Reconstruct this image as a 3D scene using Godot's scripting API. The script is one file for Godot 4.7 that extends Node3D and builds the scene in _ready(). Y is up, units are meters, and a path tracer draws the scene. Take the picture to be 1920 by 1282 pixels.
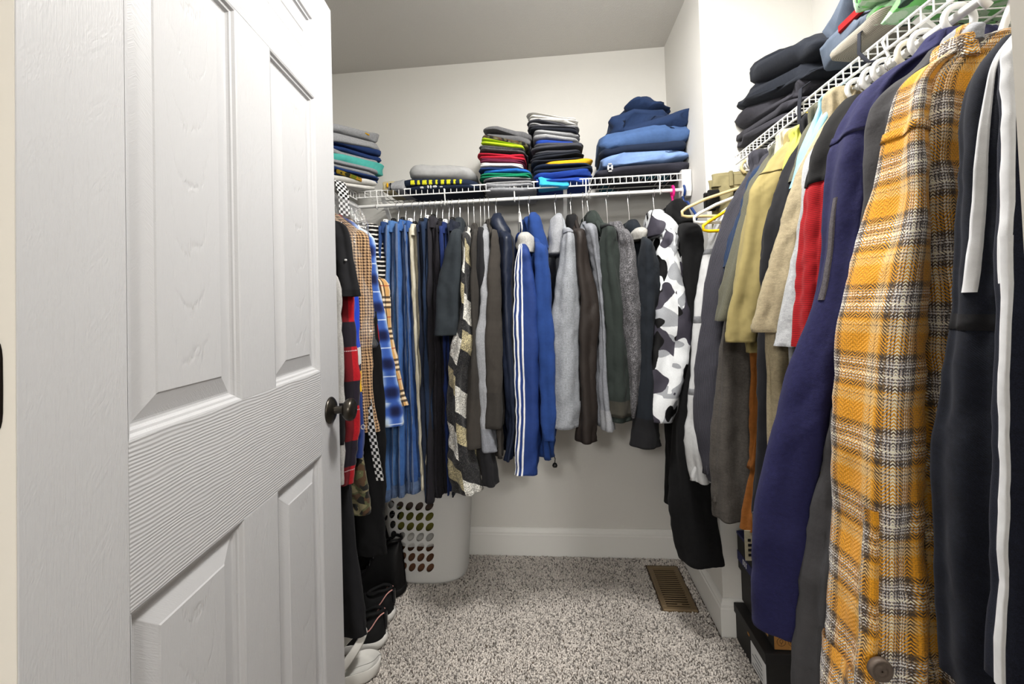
extends Node3D
# A walk-in closet seen from its doorway. Metres, y up; the lens stands over x = 0, z = 0 and looks along -z.
const ROD_Y := 1.662
const BACK := -2.098       # back wall
const BRZ := -1.787        # front of the back shelf and its rod
const RRX := 0.677         # front of the right shelf and its rod
const LRX := -0.83         # front of the left shelf and its rod
const JOGX := 0.5846
const JOGZ := -1.629
const RIGHT := 0.9815
const LEFT := -1.135
const NEAR := -0.345
const CEIL := 2.44

class Buf:
	var v := PackedVector3Array()
	var n := PackedVector3Array()
	var t := PackedVector2Array()
	var i := PackedInt32Array()

	# rows x cols points; wrap = first and last column coincide. away = a point inside (closed shapes) or null
	func grid(p: PackedVector3Array, rows: int, cols: int, wrap: bool, inside = null, uvs := 1.0) -> void:
		var base := v.size()
		var nn := PackedVector3Array()
		nn.resize(rows * cols)
		var s := 0.0
		for r in rows:
			var ra := maxi(r - 1, 0)
			var rb := mini(r + 1, rows - 1)
			for c in cols:
				var ca := c - 1
				var cb := c + 1
				if wrap:
					if ca < 0: ca = cols - 2
					if cb > cols - 1: cb = 1
				else:
					ca = maxi(ca, 0)
					cb = mini(cb, cols - 1)
				var du := p[r * cols + cb] - p[r * cols + ca]
				var dv := p[rb * cols + c] - p[ra * cols + c]
				var nv := du.cross(dv)
				nn[r * cols + c] = nv.normalized() if nv.length_squared() > 1e-16 else Vector3.ZERO
				if inside != null:
					s += nv.dot(p[r * cols + c] - inside)
		var flip := s < 0.0
		# texture coordinates in metres along the middle row and down the first column
		var us := PackedFloat32Array()
		us.resize(cols)
		var mid := rows / 2
		for c in range(1, cols):
			us[c] = us[c - 1] + p[mid * cols + c].distance_to(p[mid * cols + c - 1])
		var vs := PackedFloat32Array()
		vs.resize(rows)
		var q := cols / 4
		for r in range(1, rows):
			vs[r] = vs[r - 1] + p[r * cols + q].distance_to(p[(r - 1) * cols + q])
		for r in rows:
			for c in cols:
				var m := nn[r * cols + c]
				if m == Vector3.ZERO:
					m = Vector3.UP
				v.append(p[r * cols + c])
				n.append(-m if flip else m)
				t.append(Vector2(us[c], vs[r]) * uvs)
		for r in rows - 1:
			for c in cols - 1:
				var a := base + r * cols + c
				var b := a + 1
				var d := a + cols
				var e := d + 1
				if flip:
					i.append_array(PackedInt32Array([a, b, d, b, e, d]))
				else:
					i.append_array(PackedInt32Array([a, d, b, b, d, e]))

	func quad(a: Vector3, b: Vector3, c: Vector3, d: Vector3, out: Vector3) -> void:
		var nv := (b - a).cross(c - a).normalized()
		var base := v.size()
		var w := (b - a).length()
		var h := (d - a).length()
		v.append_array(PackedVector3Array([a, b, c, d]))
		t.append_array(PackedVector2Array([Vector2(0, h), Vector2(w, h), Vector2(w, 0), Vector2(0, 0)]))
		if nv.dot(out) < 0.0:
			nv = -nv
			i.append_array(PackedInt32Array([base, base + 1, base + 2, base, base + 2, base + 3]))
		else:
			i.append_array(PackedInt32Array([base, base + 2, base + 1, base, base + 3, base + 2]))
		n.append_array(PackedVector3Array([nv, nv, nv, nv]))

	# box with chamfered edges
	func box(lo: Vector3, hi: Vector3, ch := 0.0) -> void:
		var c := (lo + hi) * 0.5
		var h := (hi - lo) * 0.5
		ch = minf(ch, minf(h.x, minf(h.y, h.z)) * 0.9)
		var ax := [Vector3.RIGHT, Vector3.UP, Vector3.BACK]
		for k in 3:
			var k1: int = (k + 1) % 3
			var k2: int = (k + 2) % 3
			for s in [-1.0, 1.0]:
				var o: Vector3 = c + ax[k] * h[k] * s
				var a: Vector3 = ax[k1] * (h[k1] - ch)
				var b: Vector3 = ax[k2] * (h[k2] - ch)
				quad(o - a - b, o + a - b, o + a + b, o - a + b, ax[k] * s)
		if ch <= 0.0:
			return
		for k in 3:
			var k1: int = (k + 1) % 3
			var k2: int = (k + 2) % 3
			for s1 in [-1.0, 1.0]:
				for s2 in [-1.0, 1.0]:
					var e: Vector3 = ax[k] * (h[k] - ch)
					var p1: Vector3 = c + ax[k1] * s1 * h[k1] + ax[k2] * s2 * (h[k2] - ch)
					var p2: Vector3 = c + ax[k1] * s1 * (h[k1] - ch) + ax[k2] * s2 * h[k2]
					quad(p1 - e, p1 + e, p2 + e, p2 - e, ax[k1] * s1 + ax[k2] * s2)
		for sx in [-1.0, 1.0]:
			for sy in [-1.0, 1.0]:
				for sz in [-1.0, 1.0]:
					var sg := Vector3(sx, sy, sz)
					var px := c + Vector3(h.x, h.y - ch, h.z - ch) * sg
					var py := c + Vector3(h.x - ch, h.y, h.z - ch) * sg
					var pz := c + Vector3(h.x - ch, h.y - ch, h.z) * sg
					quad(px, py, pz, pz, sg)

	# round bar through points
	func tube(pts: Array, r: float, sides := 8) -> void:
		var cnt := pts.size()
		var p := PackedVector3Array()
		var up := Vector3.UP
		var first: Vector3 = (pts[1] - pts[0]).normalized()
		if absf(first.dot(up)) > 0.9:
			up = Vector3.RIGHT
		var right := first.cross(up).normalized()
		var rings := cnt + 2
		for k in rings:
			var j := clampi(k - 1, 0, cnt - 1)
			var a: Vector3 = pts[maxi(j - 1, 0)]
			var b: Vector3 = pts[mini(j + 1, cnt - 1)]
			var d := (b - a).normalized()
			right = (right - d * right.dot(d)).normalized()
			var u2 := right.cross(d)
			var rr := 0.0001 if (k == 0 or k == rings - 1) else r
			for s in sides + 1:
				var an := TAU * s / sides
				p.append(pts[j] + (right * cos(an) + u2 * sin(an)) * rr)
		var base_n := n.size()
		var first_i := i.size()
		grid(p, rings, sides + 1, true)
		var q0 := i[first_i + 6 * sides]
		var q1 := i[first_i + 6 * sides + 1]
		var q2 := i[first_i + 6 * sides + 2]
		if (v[q1] - v[q0]).cross(v[q2] - v[q0]).dot(v[q0] - pts[0]) > 0.0:   # front faces run clockwise
			for k in range(first_i, i.size(), 3):
				var sw := i[k + 1]
				i[k + 1] = i[k + 2]
				i[k + 2] = sw
		# outward normals
		for k in rings:
			for s in sides + 1:
				var o: Vector3 = pts[clampi(k - 1, 0, cnt - 1)]
				var m := (p[k * (sides + 1) + s] - o).normalized()
				n[base_n + k * (sides + 1) + s] = m

	# turned shape: profile of [radius, height] about an axis through o
	func lathe(o: Vector3, axis: Vector3, prof: Array, sides := 24) -> void:
		var a := axis.normalized()
		var s1 := a.cross(Vector3.UP if absf(a.y) < 0.9 else Vector3.RIGHT).normalized()
		var s2 := a.cross(s1)
		var p := PackedVector3Array()
		for q in prof:
			for s in sides + 1:
				var an := TAU * s / sides
				p.append(o + a * q[1] + (s1 * cos(an) + s2 * sin(an)) * maxf(q[0], 0.0001))
		grid(p, prof.size(), sides + 1, true, o + a * (prof[0][1] + prof[-1][1]) * 0.5)

	func mesh() -> ArrayMesh:
		var m := ArrayMesh.new()
		var arr := []
		arr.resize(Mesh.ARRAY_MAX)
		arr[Mesh.ARRAY_VERTEX] = v
		arr[Mesh.ARRAY_NORMAL] = n
		arr[Mesh.ARRAY_TEX_UV] = t
		arr[Mesh.ARRAY_INDEX] = i
		m.add_surface_from_arrays(Mesh.PRIMITIVE_TRIANGLES, arr)
		return m

var M := {}
var T := {}
var fn := FastNoiseLite.new()
var rng := RandomNumberGenerator.new()
var taken := {}

func numbered(called: String) -> String:
	if not taken.has(called):
		taken[called] = 0
		return called
	taken[called] += 1
	return "%s_%03d" % [called, taken[called]]

func tag(o: Node3D, label: String, category: String, group := "", kind := "") -> void:
	if label: o.set_meta("label", label)
	if category: o.set_meta("category", category)
	if group: o.set_meta("group", group)
	if kind: o.set_meta("kind", kind)

func thing(called: String, label: String, category: String, at := Vector3.ZERO, turn := 0.0, group := "") -> Node3D:
	var o := Node3D.new()
	o.name = numbered(called)
	add_child(o, true)
	o.position = at
	o.rotation.y = turn
	tag(o, label, category, group)
	return o

func part(parent: Node3D, called: String, b, m: Material, label := "") -> MeshInstance3D:
	var o := MeshInstance3D.new()
	o.name = called if parent != self else numbered(called)
	o.mesh = b.mesh() if b is Buf else b
	o.material_override = m
	parent.add_child(o, true)
	if label: o.set_meta("label", label)
	return o

func struct(called: String, b, m: Material, label: String, parent: Node3D = self) -> MeshInstance3D:
	var o := part(parent, called, b, m)
	if parent == self:
		tag(o, label, called.split("_")[0], "", "structure")
	return o

# ---------- textures ----------
func tex(w: int, h: int, f: Callable) -> ImageTexture:
	var d := PackedByteArray()
	d.resize(w * h * 3)
	var k := 0
	for y in h:
		for x in w:
			var c: Color = f.call(x, y)
			d[k] = int(clampf(c.r, 0, 1) * 255.0)
			d[k + 1] = int(clampf(c.g, 0, 1) * 255.0)
			d[k + 2] = int(clampf(c.b, 0, 1) * 255.0)
			k += 3
	return ImageTexture.create_from_image(Image.create_from_data(w, h, false, Image.FORMAT_RGB8, d))

# noise that repeats over 'size' pixels
func tn(x: float, y: float, size: float, fx: float, fy := 0.0) -> float:
	if fy == 0.0: fy = fx
	var a := TAU * x / size
	var b := TAU * y / size
	var rx := fx / TAU
	var ry := fy / TAU
	return fn.get_noise_3d(cos(a) * rx * 100.0 + 17.0, sin(a) * rx * 100.0, cos(b) * ry * 100.0) * 0.6 + fn.get_noise_3d(sin(b) * ry * 100.0, cos(a) * rx * 100.0 + 91.0, sin(a + b) * rx * 30.0) * 0.6

func g(v: float) -> Color:
	return Color(v, v, v)

func band(x: float, a: float, b: float, soft := 0.01) -> float:
	return smoothstep(a - soft, a + soft, x) * (1.0 - smoothstep(b - soft, b + soft, x))

func make_textures() -> void:
	var N := 256
	# woven and knitted grounds, near white, multiplied with a cloth's colour
	T.heather = tex(N, N, func(x, y):
		return g(0.83 + 0.17 * rng.randf() * (0.5 + 0.5 * rng.randf()) - 0.12 * rng.randf() + 0.1 * tn(x, y, N, 14.0, 30.0)))
	T.marl = tex(N, N, func(x, y):
		return g(0.8 + 0.45 * (rng.randf() - 0.5) + 0.12 * tn(x, y, N, 10.0, 24.0)))
	T.denim = tex(N, N, func(x, y):
		var streak := tn(x, y, N, 40.0, 3.0)
		var twill := 0.1 if posmod(x + y, 4) < 2 else -0.06
		return Color(0.78, 0.82, 0.88) * (0.95 + 0.12 * streak + twill + 0.22 * (rng.randf() - 0.5) + 0.15 * tn(x, y, N, 3.0)))
	T.plain = tex(N, N, func(x, y):
		return g(0.92 + 0.06 * tn(x, y, N, 3.0) + (0.05 if posmod(x + y, 4) < 2 else 0.0) + 0.05 * (rng.randf() - 0.5)))
	T.rib = tex(N, 8, func(x, _y):
		return g(0.78 + 0.22 * sin(TAU * x / 8.0)))
	T.waffle = tex(N, N, func(x, y):
		return g(0.62 + 0.3 * sin(TAU * (x + (4 if posmod(y / 8, 2) else 0)) / 8.0) * sin(TAU * y / 16.0) + 0.25 * (rng.randf() - 0.5)))
	T.speckle = tex(N, N, func(x, y):
		var v := 0.25 + 0.15 * rng.randf()
		if rng.randf() < 0.35 + 0.3 * tn(x, y, N, 20.0): v = 0.5 + 0.5 * rng.randf()
		return g(v))
	T.ridge = tex(N, N, func(x, y):
		return g(0.8 + 0.16 * sin(TAU * (y + 2.5 * tn(x, y, N, 8.0)) / 16.0) + 0.06 * (rng.randf() - 0.5)))
	T.cord = tex(N, N, func(x, y):
		return g(0.8 + 0.2 * sin(TAU * x / 16.0) + 0.1 * (rng.randf() - 0.5)))
	# bumps
	T.bumpweave = tex(N, N, func(x, y):
		return g(0.5 + (0.14 if posmod(x + y, 6) < 3 else -0.14) + 0.2 * (rng.randf() - 0.5) + 0.35 * tn(x, y, N, 5.0)))
	T.bumpfleece = tex(N, N, func(x, y):
		return g(0.5 + 0.5 * (rng.randf() - 0.5) + 0.5 * tn(x, y, N, 6.0)))
	T.bumpcrinkle = tex(N, N, func(x, y):
		return g(0.5 + 0.55 * absf(tn(x, y, N, 7.0, 4.0)) + 0.3 * absf(tn(y, x, N, 12.0))))
	# mustard overshirt: a true woven check, warp and weft mixed by a twill
	var sett := func(q: float, thread: int) -> Color:
		var must := Color(0.87, 0.6, 0.13)
		var ink := Color(0.19, 0.17, 0.18)
		var pale := Color(0.86, 0.85, 0.84)
		var tan_ := Color(0.84, 0.69, 0.45)
		var c := must
		c = c.lerp(ink, 0.9 * band(q, 0.2, 0.29, 0.03))
		c = c.lerp(pale if posmod(thread, 5) < 3 else Color(0.3, 0.28, 0.3), band(q, 0.28, 0.63, 0.03))
		if posmod(thread, 4) == 0: c = c.lerp(Color(0.5, 0.33, 0.12), 0.45)
		c = c.lerp(ink, 0.6 * band(q, 0.38, 0.43, 0.01))
		c = c.lerp(Color(0.96, 0.92, 0.82), band(q, 0.485, 0.52, 0.008))
		c = c.lerp(ink, 0.9 * band(q, 0.63, 0.7, 0.03))
		c = c.lerp(tan_, band(q, 0.74, 0.92, 0.03))
		c = c.lerp(ink, 0.6 * band(q, 0.8, 0.815, 0.006))
		return c
	T.mustard = tex(512, 512, func(x, y):
		var tw := posmod(x / 4 + (y / 4 if posmod(x / 64, 2) else -y / 4), 6)
		var c: Color = sett.call(x / 512.0, x / 4) if tw < 3 else sett.call(y / 512.0, y / 4)
		return c * (0.86 + 0.3 * rng.randf()))
	T.bumptwill = tex(N, N, func(x, y):
		var tw := posmod(x / 2 + (y / 2 if posmod(x / 24, 2) else -y / 2), 8)
		return g((0.7 if tw < 4 else 0.25) + 0.25 * rng.randf()))
	T.blueplaid = tex(N, N, func(x, y):
		var bx := band(x / 256.0, 0.14, 0.5, 0.12)
		var by := band(y / 256.0, 0.14, 0.5, 0.12)
		var pale := Color(0.74, 0.81, 0.91)
		var mid := Color(0.2, 0.33, 0.62)
		var dark := Color(0.06, 0.09, 0.24)
		var k := 0.5 * bx + 0.5 * by
		var c := pale.lerp(mid, minf(k * 2.0, 1.0)).lerp(dark, maxf(k * 2.0 - 1.0, 0.0))
		c = c.lerp(Color(0.9, 0.93, 0.97), 0.7 * maxf(band(x / 256.0, 0.74, 0.78), band(y / 256.0, 0.74, 0.78)))
		return c * ((1.12 if posmod(x + y, 12) < 6 else 0.82) + 0.1 * rng.randf()))
	T.houndstooth = tex(N, N, func(x, y):
		var u := posmod(x, 32)
		var w := posmod(y, 32)
		var dk := (u < 16 and w < 16) or ((u < 16) != (w < 16) and posmod(u + w, 16) < 8)
		return (Color(0.2, 0.12, 0.09) if dk else Color(0.8, 0.66, 0.5)) * (0.8 + 0.4 * rng.randf()))
	T.tartan = tex(N, N, func(x, y):
		var c := Color(0.78, 0.6, 0.37)
		for q in [x / 256.0, y / 256.0]:
			c = c.lerp(Color(0.14, 0.12, 0.12), 0.75 * (band(q, 0.1, 0.17) + band(q, 0.26, 0.33) + band(q, 0.42, 0.49)))
			c = c.lerp(Color(0.92, 0.88, 0.8), 0.6 * (band(q, 0.18, 0.25) + band(q, 0.34, 0.41)))
			c = c.lerp(Color(0.5, 0.05, 0.05), 0.6 * band(q, 0.75, 0.78))
		return c * (0.85 + 0.25 * rng.randf()))
	T.redplaid = tex(N, N, func(x, y):
		var c := Color(0.64, 0.06, 0.11)
		c = c.lerp(Color(0.09, 0.1, 0.15), 0.94 * band(y / 256.0, 0.08, 0.5))
		c = c.lerp(Color(0.02, 0.012, 0.03), 0.4 * band(x / 256.0, 0.1, 0.45))
		if band(y / 256.0, 0.56, 0.575, 0.004) > 0.5 and posmod(x, 8) < 5: c = Color(0.75, 0.7, 0.7)
		return c * (0.8 + 0.4 * rng.randf()))
	T.stripes = tex(8, 64, func(_x, y):
		return Color(0.85, 0.83, 0.8) if posmod(y, 64) < 22 else Color(0.015, 0.015, 0.018))
	T.check = tex(32, 64, func(x, y):
		return Color(0.9, 0.9, 0.9) if (x < 16) != (y < 32) else Color(0.01, 0.01, 0.01))
	T.camo = tex(512, 512, func(x, y):
		var a := tn(x + 9.0 * tn(y, x, 512, 12.0), y, 512, 4.0, 3.0)
		var b := tn(y + 100.0, x + 60.0, 512, 5.0, 3.5)
		var d := tn(x + 260.0, y + 40.0, 512, 6.0, 5.0)
		var c := Color(0.86, 0.87, 0.88)
		if b > 0.1: c = Color(0.6, 0.61, 0.63)
		if a > 0.12: c = Color(0.24, 0.23, 0.27)
		if d > 0.24: c = Color(0.015, 0.015, 0.02)
		return c * (0.94 + 0.08 * rng.randf()))
	T.woodland = tex(N, N, func(x, y):
		var a := tn(x, y, N, 5.0, 4.0)
		var b := tn(y + 70.0, x + 20.0, N, 6.0, 4.0)
		var c := Color(0.32, 0.33, 0.22)
		if b > 0.06: c = Color(0.3, 0.22, 0.15)
		if a > 0.14: c = Color(0.1, 0.1, 0.09)
		if b < -0.2: c = Color(0.47, 0.44, 0.33)
		return c * (0.85 + 0.25 * rng.randf()))
	T.mintcamo = tex(N, N, func(x, y):
		var a := tn(x, y, N, 4.0, 3.0)
		var b := tn(y + 70.0, x + 20.0, N, 4.0)
		var c := Color(0.62, 0.8, 0.62)
		if b > 0.08: c = Color(0.75, 0.85, 0.74)
		if a > 0.12: c = Color(0.45, 0.78, 0.42)
		if b < -0.25: c = Color(0.1, 0.22, 0.16)
		return c * (0.94 + 0.1 * rng.randf()))
	T.ombre = tex(N, N, func(x, y):
		# bouclé blocks of black, cream and olive
		var q := fposmod((x * 0.6 + y) / 256.0, 1.0)
		var c := Color(0.11, 0.11, 0.12)
		if q > 0.34 and q < 0.62: c = Color(0.82, 0.81, 0.77)
		if q > 0.74 and q < 0.95: c = Color(0.63, 0.59, 0.46)
		var k := 0.5 + rng.randf()
		if rng.randf() < 0.14: c = c.lerp(Color(0.35, 0.34, 0.32), 0.7)
		return c * k)
	T.polo = tex(8, 512, func(_x, y):
		var q: float = y / 512.0
		if q < 0.42: return Color(0.1, 0.25, 0.72)
		if q < 0.5: return Color(0.82, 0.82, 0.82)
		if q < 0.53: return Color(0.02, 0.04, 0.2)
		if q < 0.62: return Color(0.92, 0.72, 0.12)
		return Color(0.14, 0.22, 0.47))
	# room
	T.peel = tex(N, N, func(x, y):
		return g(0.5 + 0.5 * tn(x, y, N, 22.0) + 0.2 * tn(y, x, N, 9.0)))
	T.grainv = tex(512, 512, func(x, y):
		return g(0.5 + 0.55 * tn(x, y, 512, 70.0, 3.0) + 0.25 * tn(x, y, 512, 120.0, 12.0)))
	T.grainh = tex(512, 512, func(x, y):
		var q := sin(TAU * (y + 9.0 * tn(x, y, 512, 1.2, 5.0) * 1.6) / 16.0)
		return g(0.5 + 0.42 * q + 0.2 * tn(x, y, 512, 6.0, 60.0)))
	T.cathedral = tex(256, 1024, func(x, y):
		var u: float = (x - 128.0) / 128.0
		var q: float = y / 1024.0 * 7.0 + 2.4 * u * u + 0.5 * tn(x, y, 1024, 8.0, 10.0)
		var line := pow(absf(sin(PI * q)), 18.0)
		return g(0.55 - 0.5 * line * (1.0 - absf(u)) * smoothstep(-0.3, 0.25, tn(x * 4.0, y, 1024, 30.0, 40.0)) + 0.12 * tn(x * 4.0, y, 1024, 300.0, 12.0)))
	T.carpet = tex(N, N, func(x, y):
		var v := 0.62 + 0.34 * (rng.randf() - 0.5) + 0.2 * tn(x, y, N, 18.0)
		if rng.randf() < 0.12: v *= 0.45
		return Color(v, v * 0.94, v * 0.88))

func mat(key: String, c: Color, texture := "", period := 0.12, bump := "", depth := 0.06, rough := 0.92, more := {}) -> StandardMaterial3D:
	var m := StandardMaterial3D.new()
	m.resource_name = key
	m.albedo_color = c
	m.roughness = rough
	m.metallic_specular = 0.35
	if texture:
		m.albedo_texture = T[texture]
	if bump:
		m.heightmap_enabled = true
		m.heightmap_texture = T[bump]
		m.heightmap_scale = depth
	m.uv1_scale = Vector3.ONE / period
	for k in more:
		m.set(k, more[k])
	M[key] = m
	return m

func hexc(h: String) -> Color:
	return Color.html(h)

# ---------- cloth ----------
func crom(a: float, b: float, c: float, d: float, t: float) -> float:
	return b + 0.5 * t * (c - a + t * (2.0 * a - 5.0 * b + 4.0 * c - d + t * (3.0 * (b - c) + d - a)))

# rows of [y, lateral, along, half width lateral, half width along] from the top down
func smooth_rows(rows: Array, sub: int) -> Array:
	var out := []
	var n := rows.size()
	for k in n - 1:
		var a: Array = rows[maxi(k - 1, 0)]
		var b: Array = rows[k]
		var c: Array = rows[k + 1]
		var d: Array = rows[mini(k + 2, n - 1)]
		for s in sub:
			var t := float(s) / sub
			var r := []
			for j in 5:
				var q := crom(a[j], b[j], c[j], d[j], t)
				if j > 2: q = maxf(q, 0.003)
				r.append(q)
			out.append(r)
	out.append(rows[n - 1])
	return out

# a hanging tube of cloth. o: cols, ex (squareness), fold, folds, nz, sd (seed), skew, hollow, cap, th0, th1, off, from, to
func loft(b: Buf, rows_in: Array, o := {}) -> void:
	var sub: int = o.get("sub", 6)
	var rows := smooth_rows(rows_in, sub)
	var cols: int = o.get("cols", 28)
	var ex: float = o.get("ex", 1.0)
	var fold: float = o.get("fold", 0.004)
	var folds: float = o.get("folds", 3.0)
	var nz: float = o.get("nz", 0.004)
	var sd: float = o.get("sd", 0.0)
	var skew: float = o.get("skew", 0.0)
	var off: float = o.get("off", 0.0)
	var th0: float = o.get("th0", 0.0)
	var th1: float = o.get("th1", TAU)
	var whole := th1 - th0 > TAU - 0.001
	var n := rows.size()
	var k0 := int(float(o.get("from", 0.0)) * (n - 1))
	var k1 := int(ceil(float(o.get("to", 1.0)) * (n - 1)))
	var p := PackedVector3Array()
	var count := 0
	var slide: float = o.get("slide", 0.0)
	var mid := Vector3(rows[(k0 + k1) / 2][1], rows[(k0 + k1) / 2][0], rows[(k0 + k1) / 2][2])
	var seq := []
	if whole and o.get("cap", true):
		seq.append([k0, 0.05, 0.0])
		seq.append([k0, 0.6, 0.0])
	for k in range(k0, k1 + 1):
		seq.append([k, 1.0, 0.0])
	if whole and o.get("hollow", true):
		seq.append([k1, 0.9, 0.0])
		seq.append([maxi(k1 - 2, 0), 0.82, 0.0])
		seq.append([maxi(k1 - 4, 0), 0.7, 0.0])
		seq.append([maxi(k1 - 4, 0), 0.05, 0.0])
	elif whole:
		seq.append([k1, 0.6, 0.0])
		seq.append([k1, 0.05, 0.0])
	if not whole:   # a strip with thickness: its edges turn in
		pass
	for q in seq:
		var r: Array = rows[q[0]]
		var f := float(q[0]) / (n - 1)
		var ramp := smoothstep(0.0, 0.35, f)
		for c in cols + 1:
			var a := th0 + (th1 - th0) * c / cols + slide * (f - float(k0) / (n - 1)) / maxf(float(k1 - k0) / (n - 1), 0.01)
			var ca := cos(a)
			var sa := sin(a)
			var lx := signf(ca) * pow(absf(ca), ex)
			var lz := signf(sa) * pow(absf(sa), ex)
			var y: float = r[0]
			var wob := fold * ramp * sin(folds * a + sd * 3.1 + 2.2 * fn.get_noise_2d(y * 130.0 + sd * 50.0, sd * 31.0))
			var loc := Vector3(r[1] + lx * r[3], y, r[2] + lz * r[4])
			var d: float = wob + nz * 1.8 * fn.get_noise_3d(loc.x * 620.0 + sd * 77.0, loc.y * 300.0, loc.z * 620.0) + nz * 0.9 * fn.get_noise_3d(loc.x * 1500.0, loc.y * 900.0 + sd * 55.0, loc.z * 1500.0)
			var cr := 1.0 - absf(fn.get_noise_3d(loc.x * 900.0 + sd * 17.0, loc.y * 1100.0 + (loc.x + loc.z) * 900.0, loc.z * 900.0 + sd * 63.0)) * 2.2
			d += nz * 0.9 * maxf(cr, 0.0) * (0.4 + 0.6 * ramp)
			var dir := Vector3(ca / maxf(r[3], 0.004), 0, sa / maxf(r[4], 0.004)).normalized()
			var w: float = q[1]
			var edge := off
			if not whole and (c == 0 or c == cols):
				edge = -0.004
			loc += dir * (d + edge)
			if w < 1.0:
				loc = Vector3(r[1] + (loc.x - r[1]) * w, loc.y, r[2] + (loc.z - r[2]) * w)
			loc.z += skew * loc.x
			p.append(loc)
		count += 1
	b.grid(p, count, cols + 1, whole, mid if whole else Vector3(mid.x - cos((th0 + th1) * 0.5) * 0.02, mid.y, mid.z + skew * mid.x - sin((th0 + th1) * 0.5) * 0.02))

# torso of a garment on a hanger
func torso_rows(y_neck: float, y_sh: float, y_hem: float, sh: float, hem: float, thick: float) -> Array:
	var h := y_sh - y_hem
	return [[y_neck, 0.0, 0.0, 0.055, thick * 0.7], [y_neck - 0.012, 0.0, 0.0, 0.075, thick * 0.9], [lerpf(y_neck, y_sh, 0.5), 0.0, 0.0, sh * 0.66, thick * 0.9],
		[y_sh, 0.0, 0.0, sh * 0.94, thick * 0.95], [y_sh - h * 0.12, 0.0, 0.0, sh, thick], [y_sh - h * 0.45, 0.0, 0.0, lerpf(sh, hem, 0.4), thick], [y_sh - h * 0.8, 0.0, 0.0, lerpf(sh, hem, 0.8), thick], [y_hem, 0.0, 0.0, hem, thick * 0.95]]

func mirrored(rows: Array, most: float) -> Array:
	var out := []
	for r in rows:
		out.append([r[0], -minf(r[1], most), -r[2] * 0.3, r[3] * 0.9, minf(r[4], 0.022)])
	return out

# rod: "b" back, "r" right, "l" left. pos: place along that rod.
func rod_frame(rod: String, pos: float, y: float) -> Array:
	if rod == "b": return [Vector3(pos, y, BRZ), -PI / 2]
	if rod == "r": return [Vector3(RRX, y, pos), PI]
	return [Vector3(LRX, y, pos), 0.0]

func shifted(rows: Array, dy: float) -> Array:
	var out := []
	for r in rows:
		var q: Array = r.duplicate()
		q[0] -= dy
		out.append(q)
	return out

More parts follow.
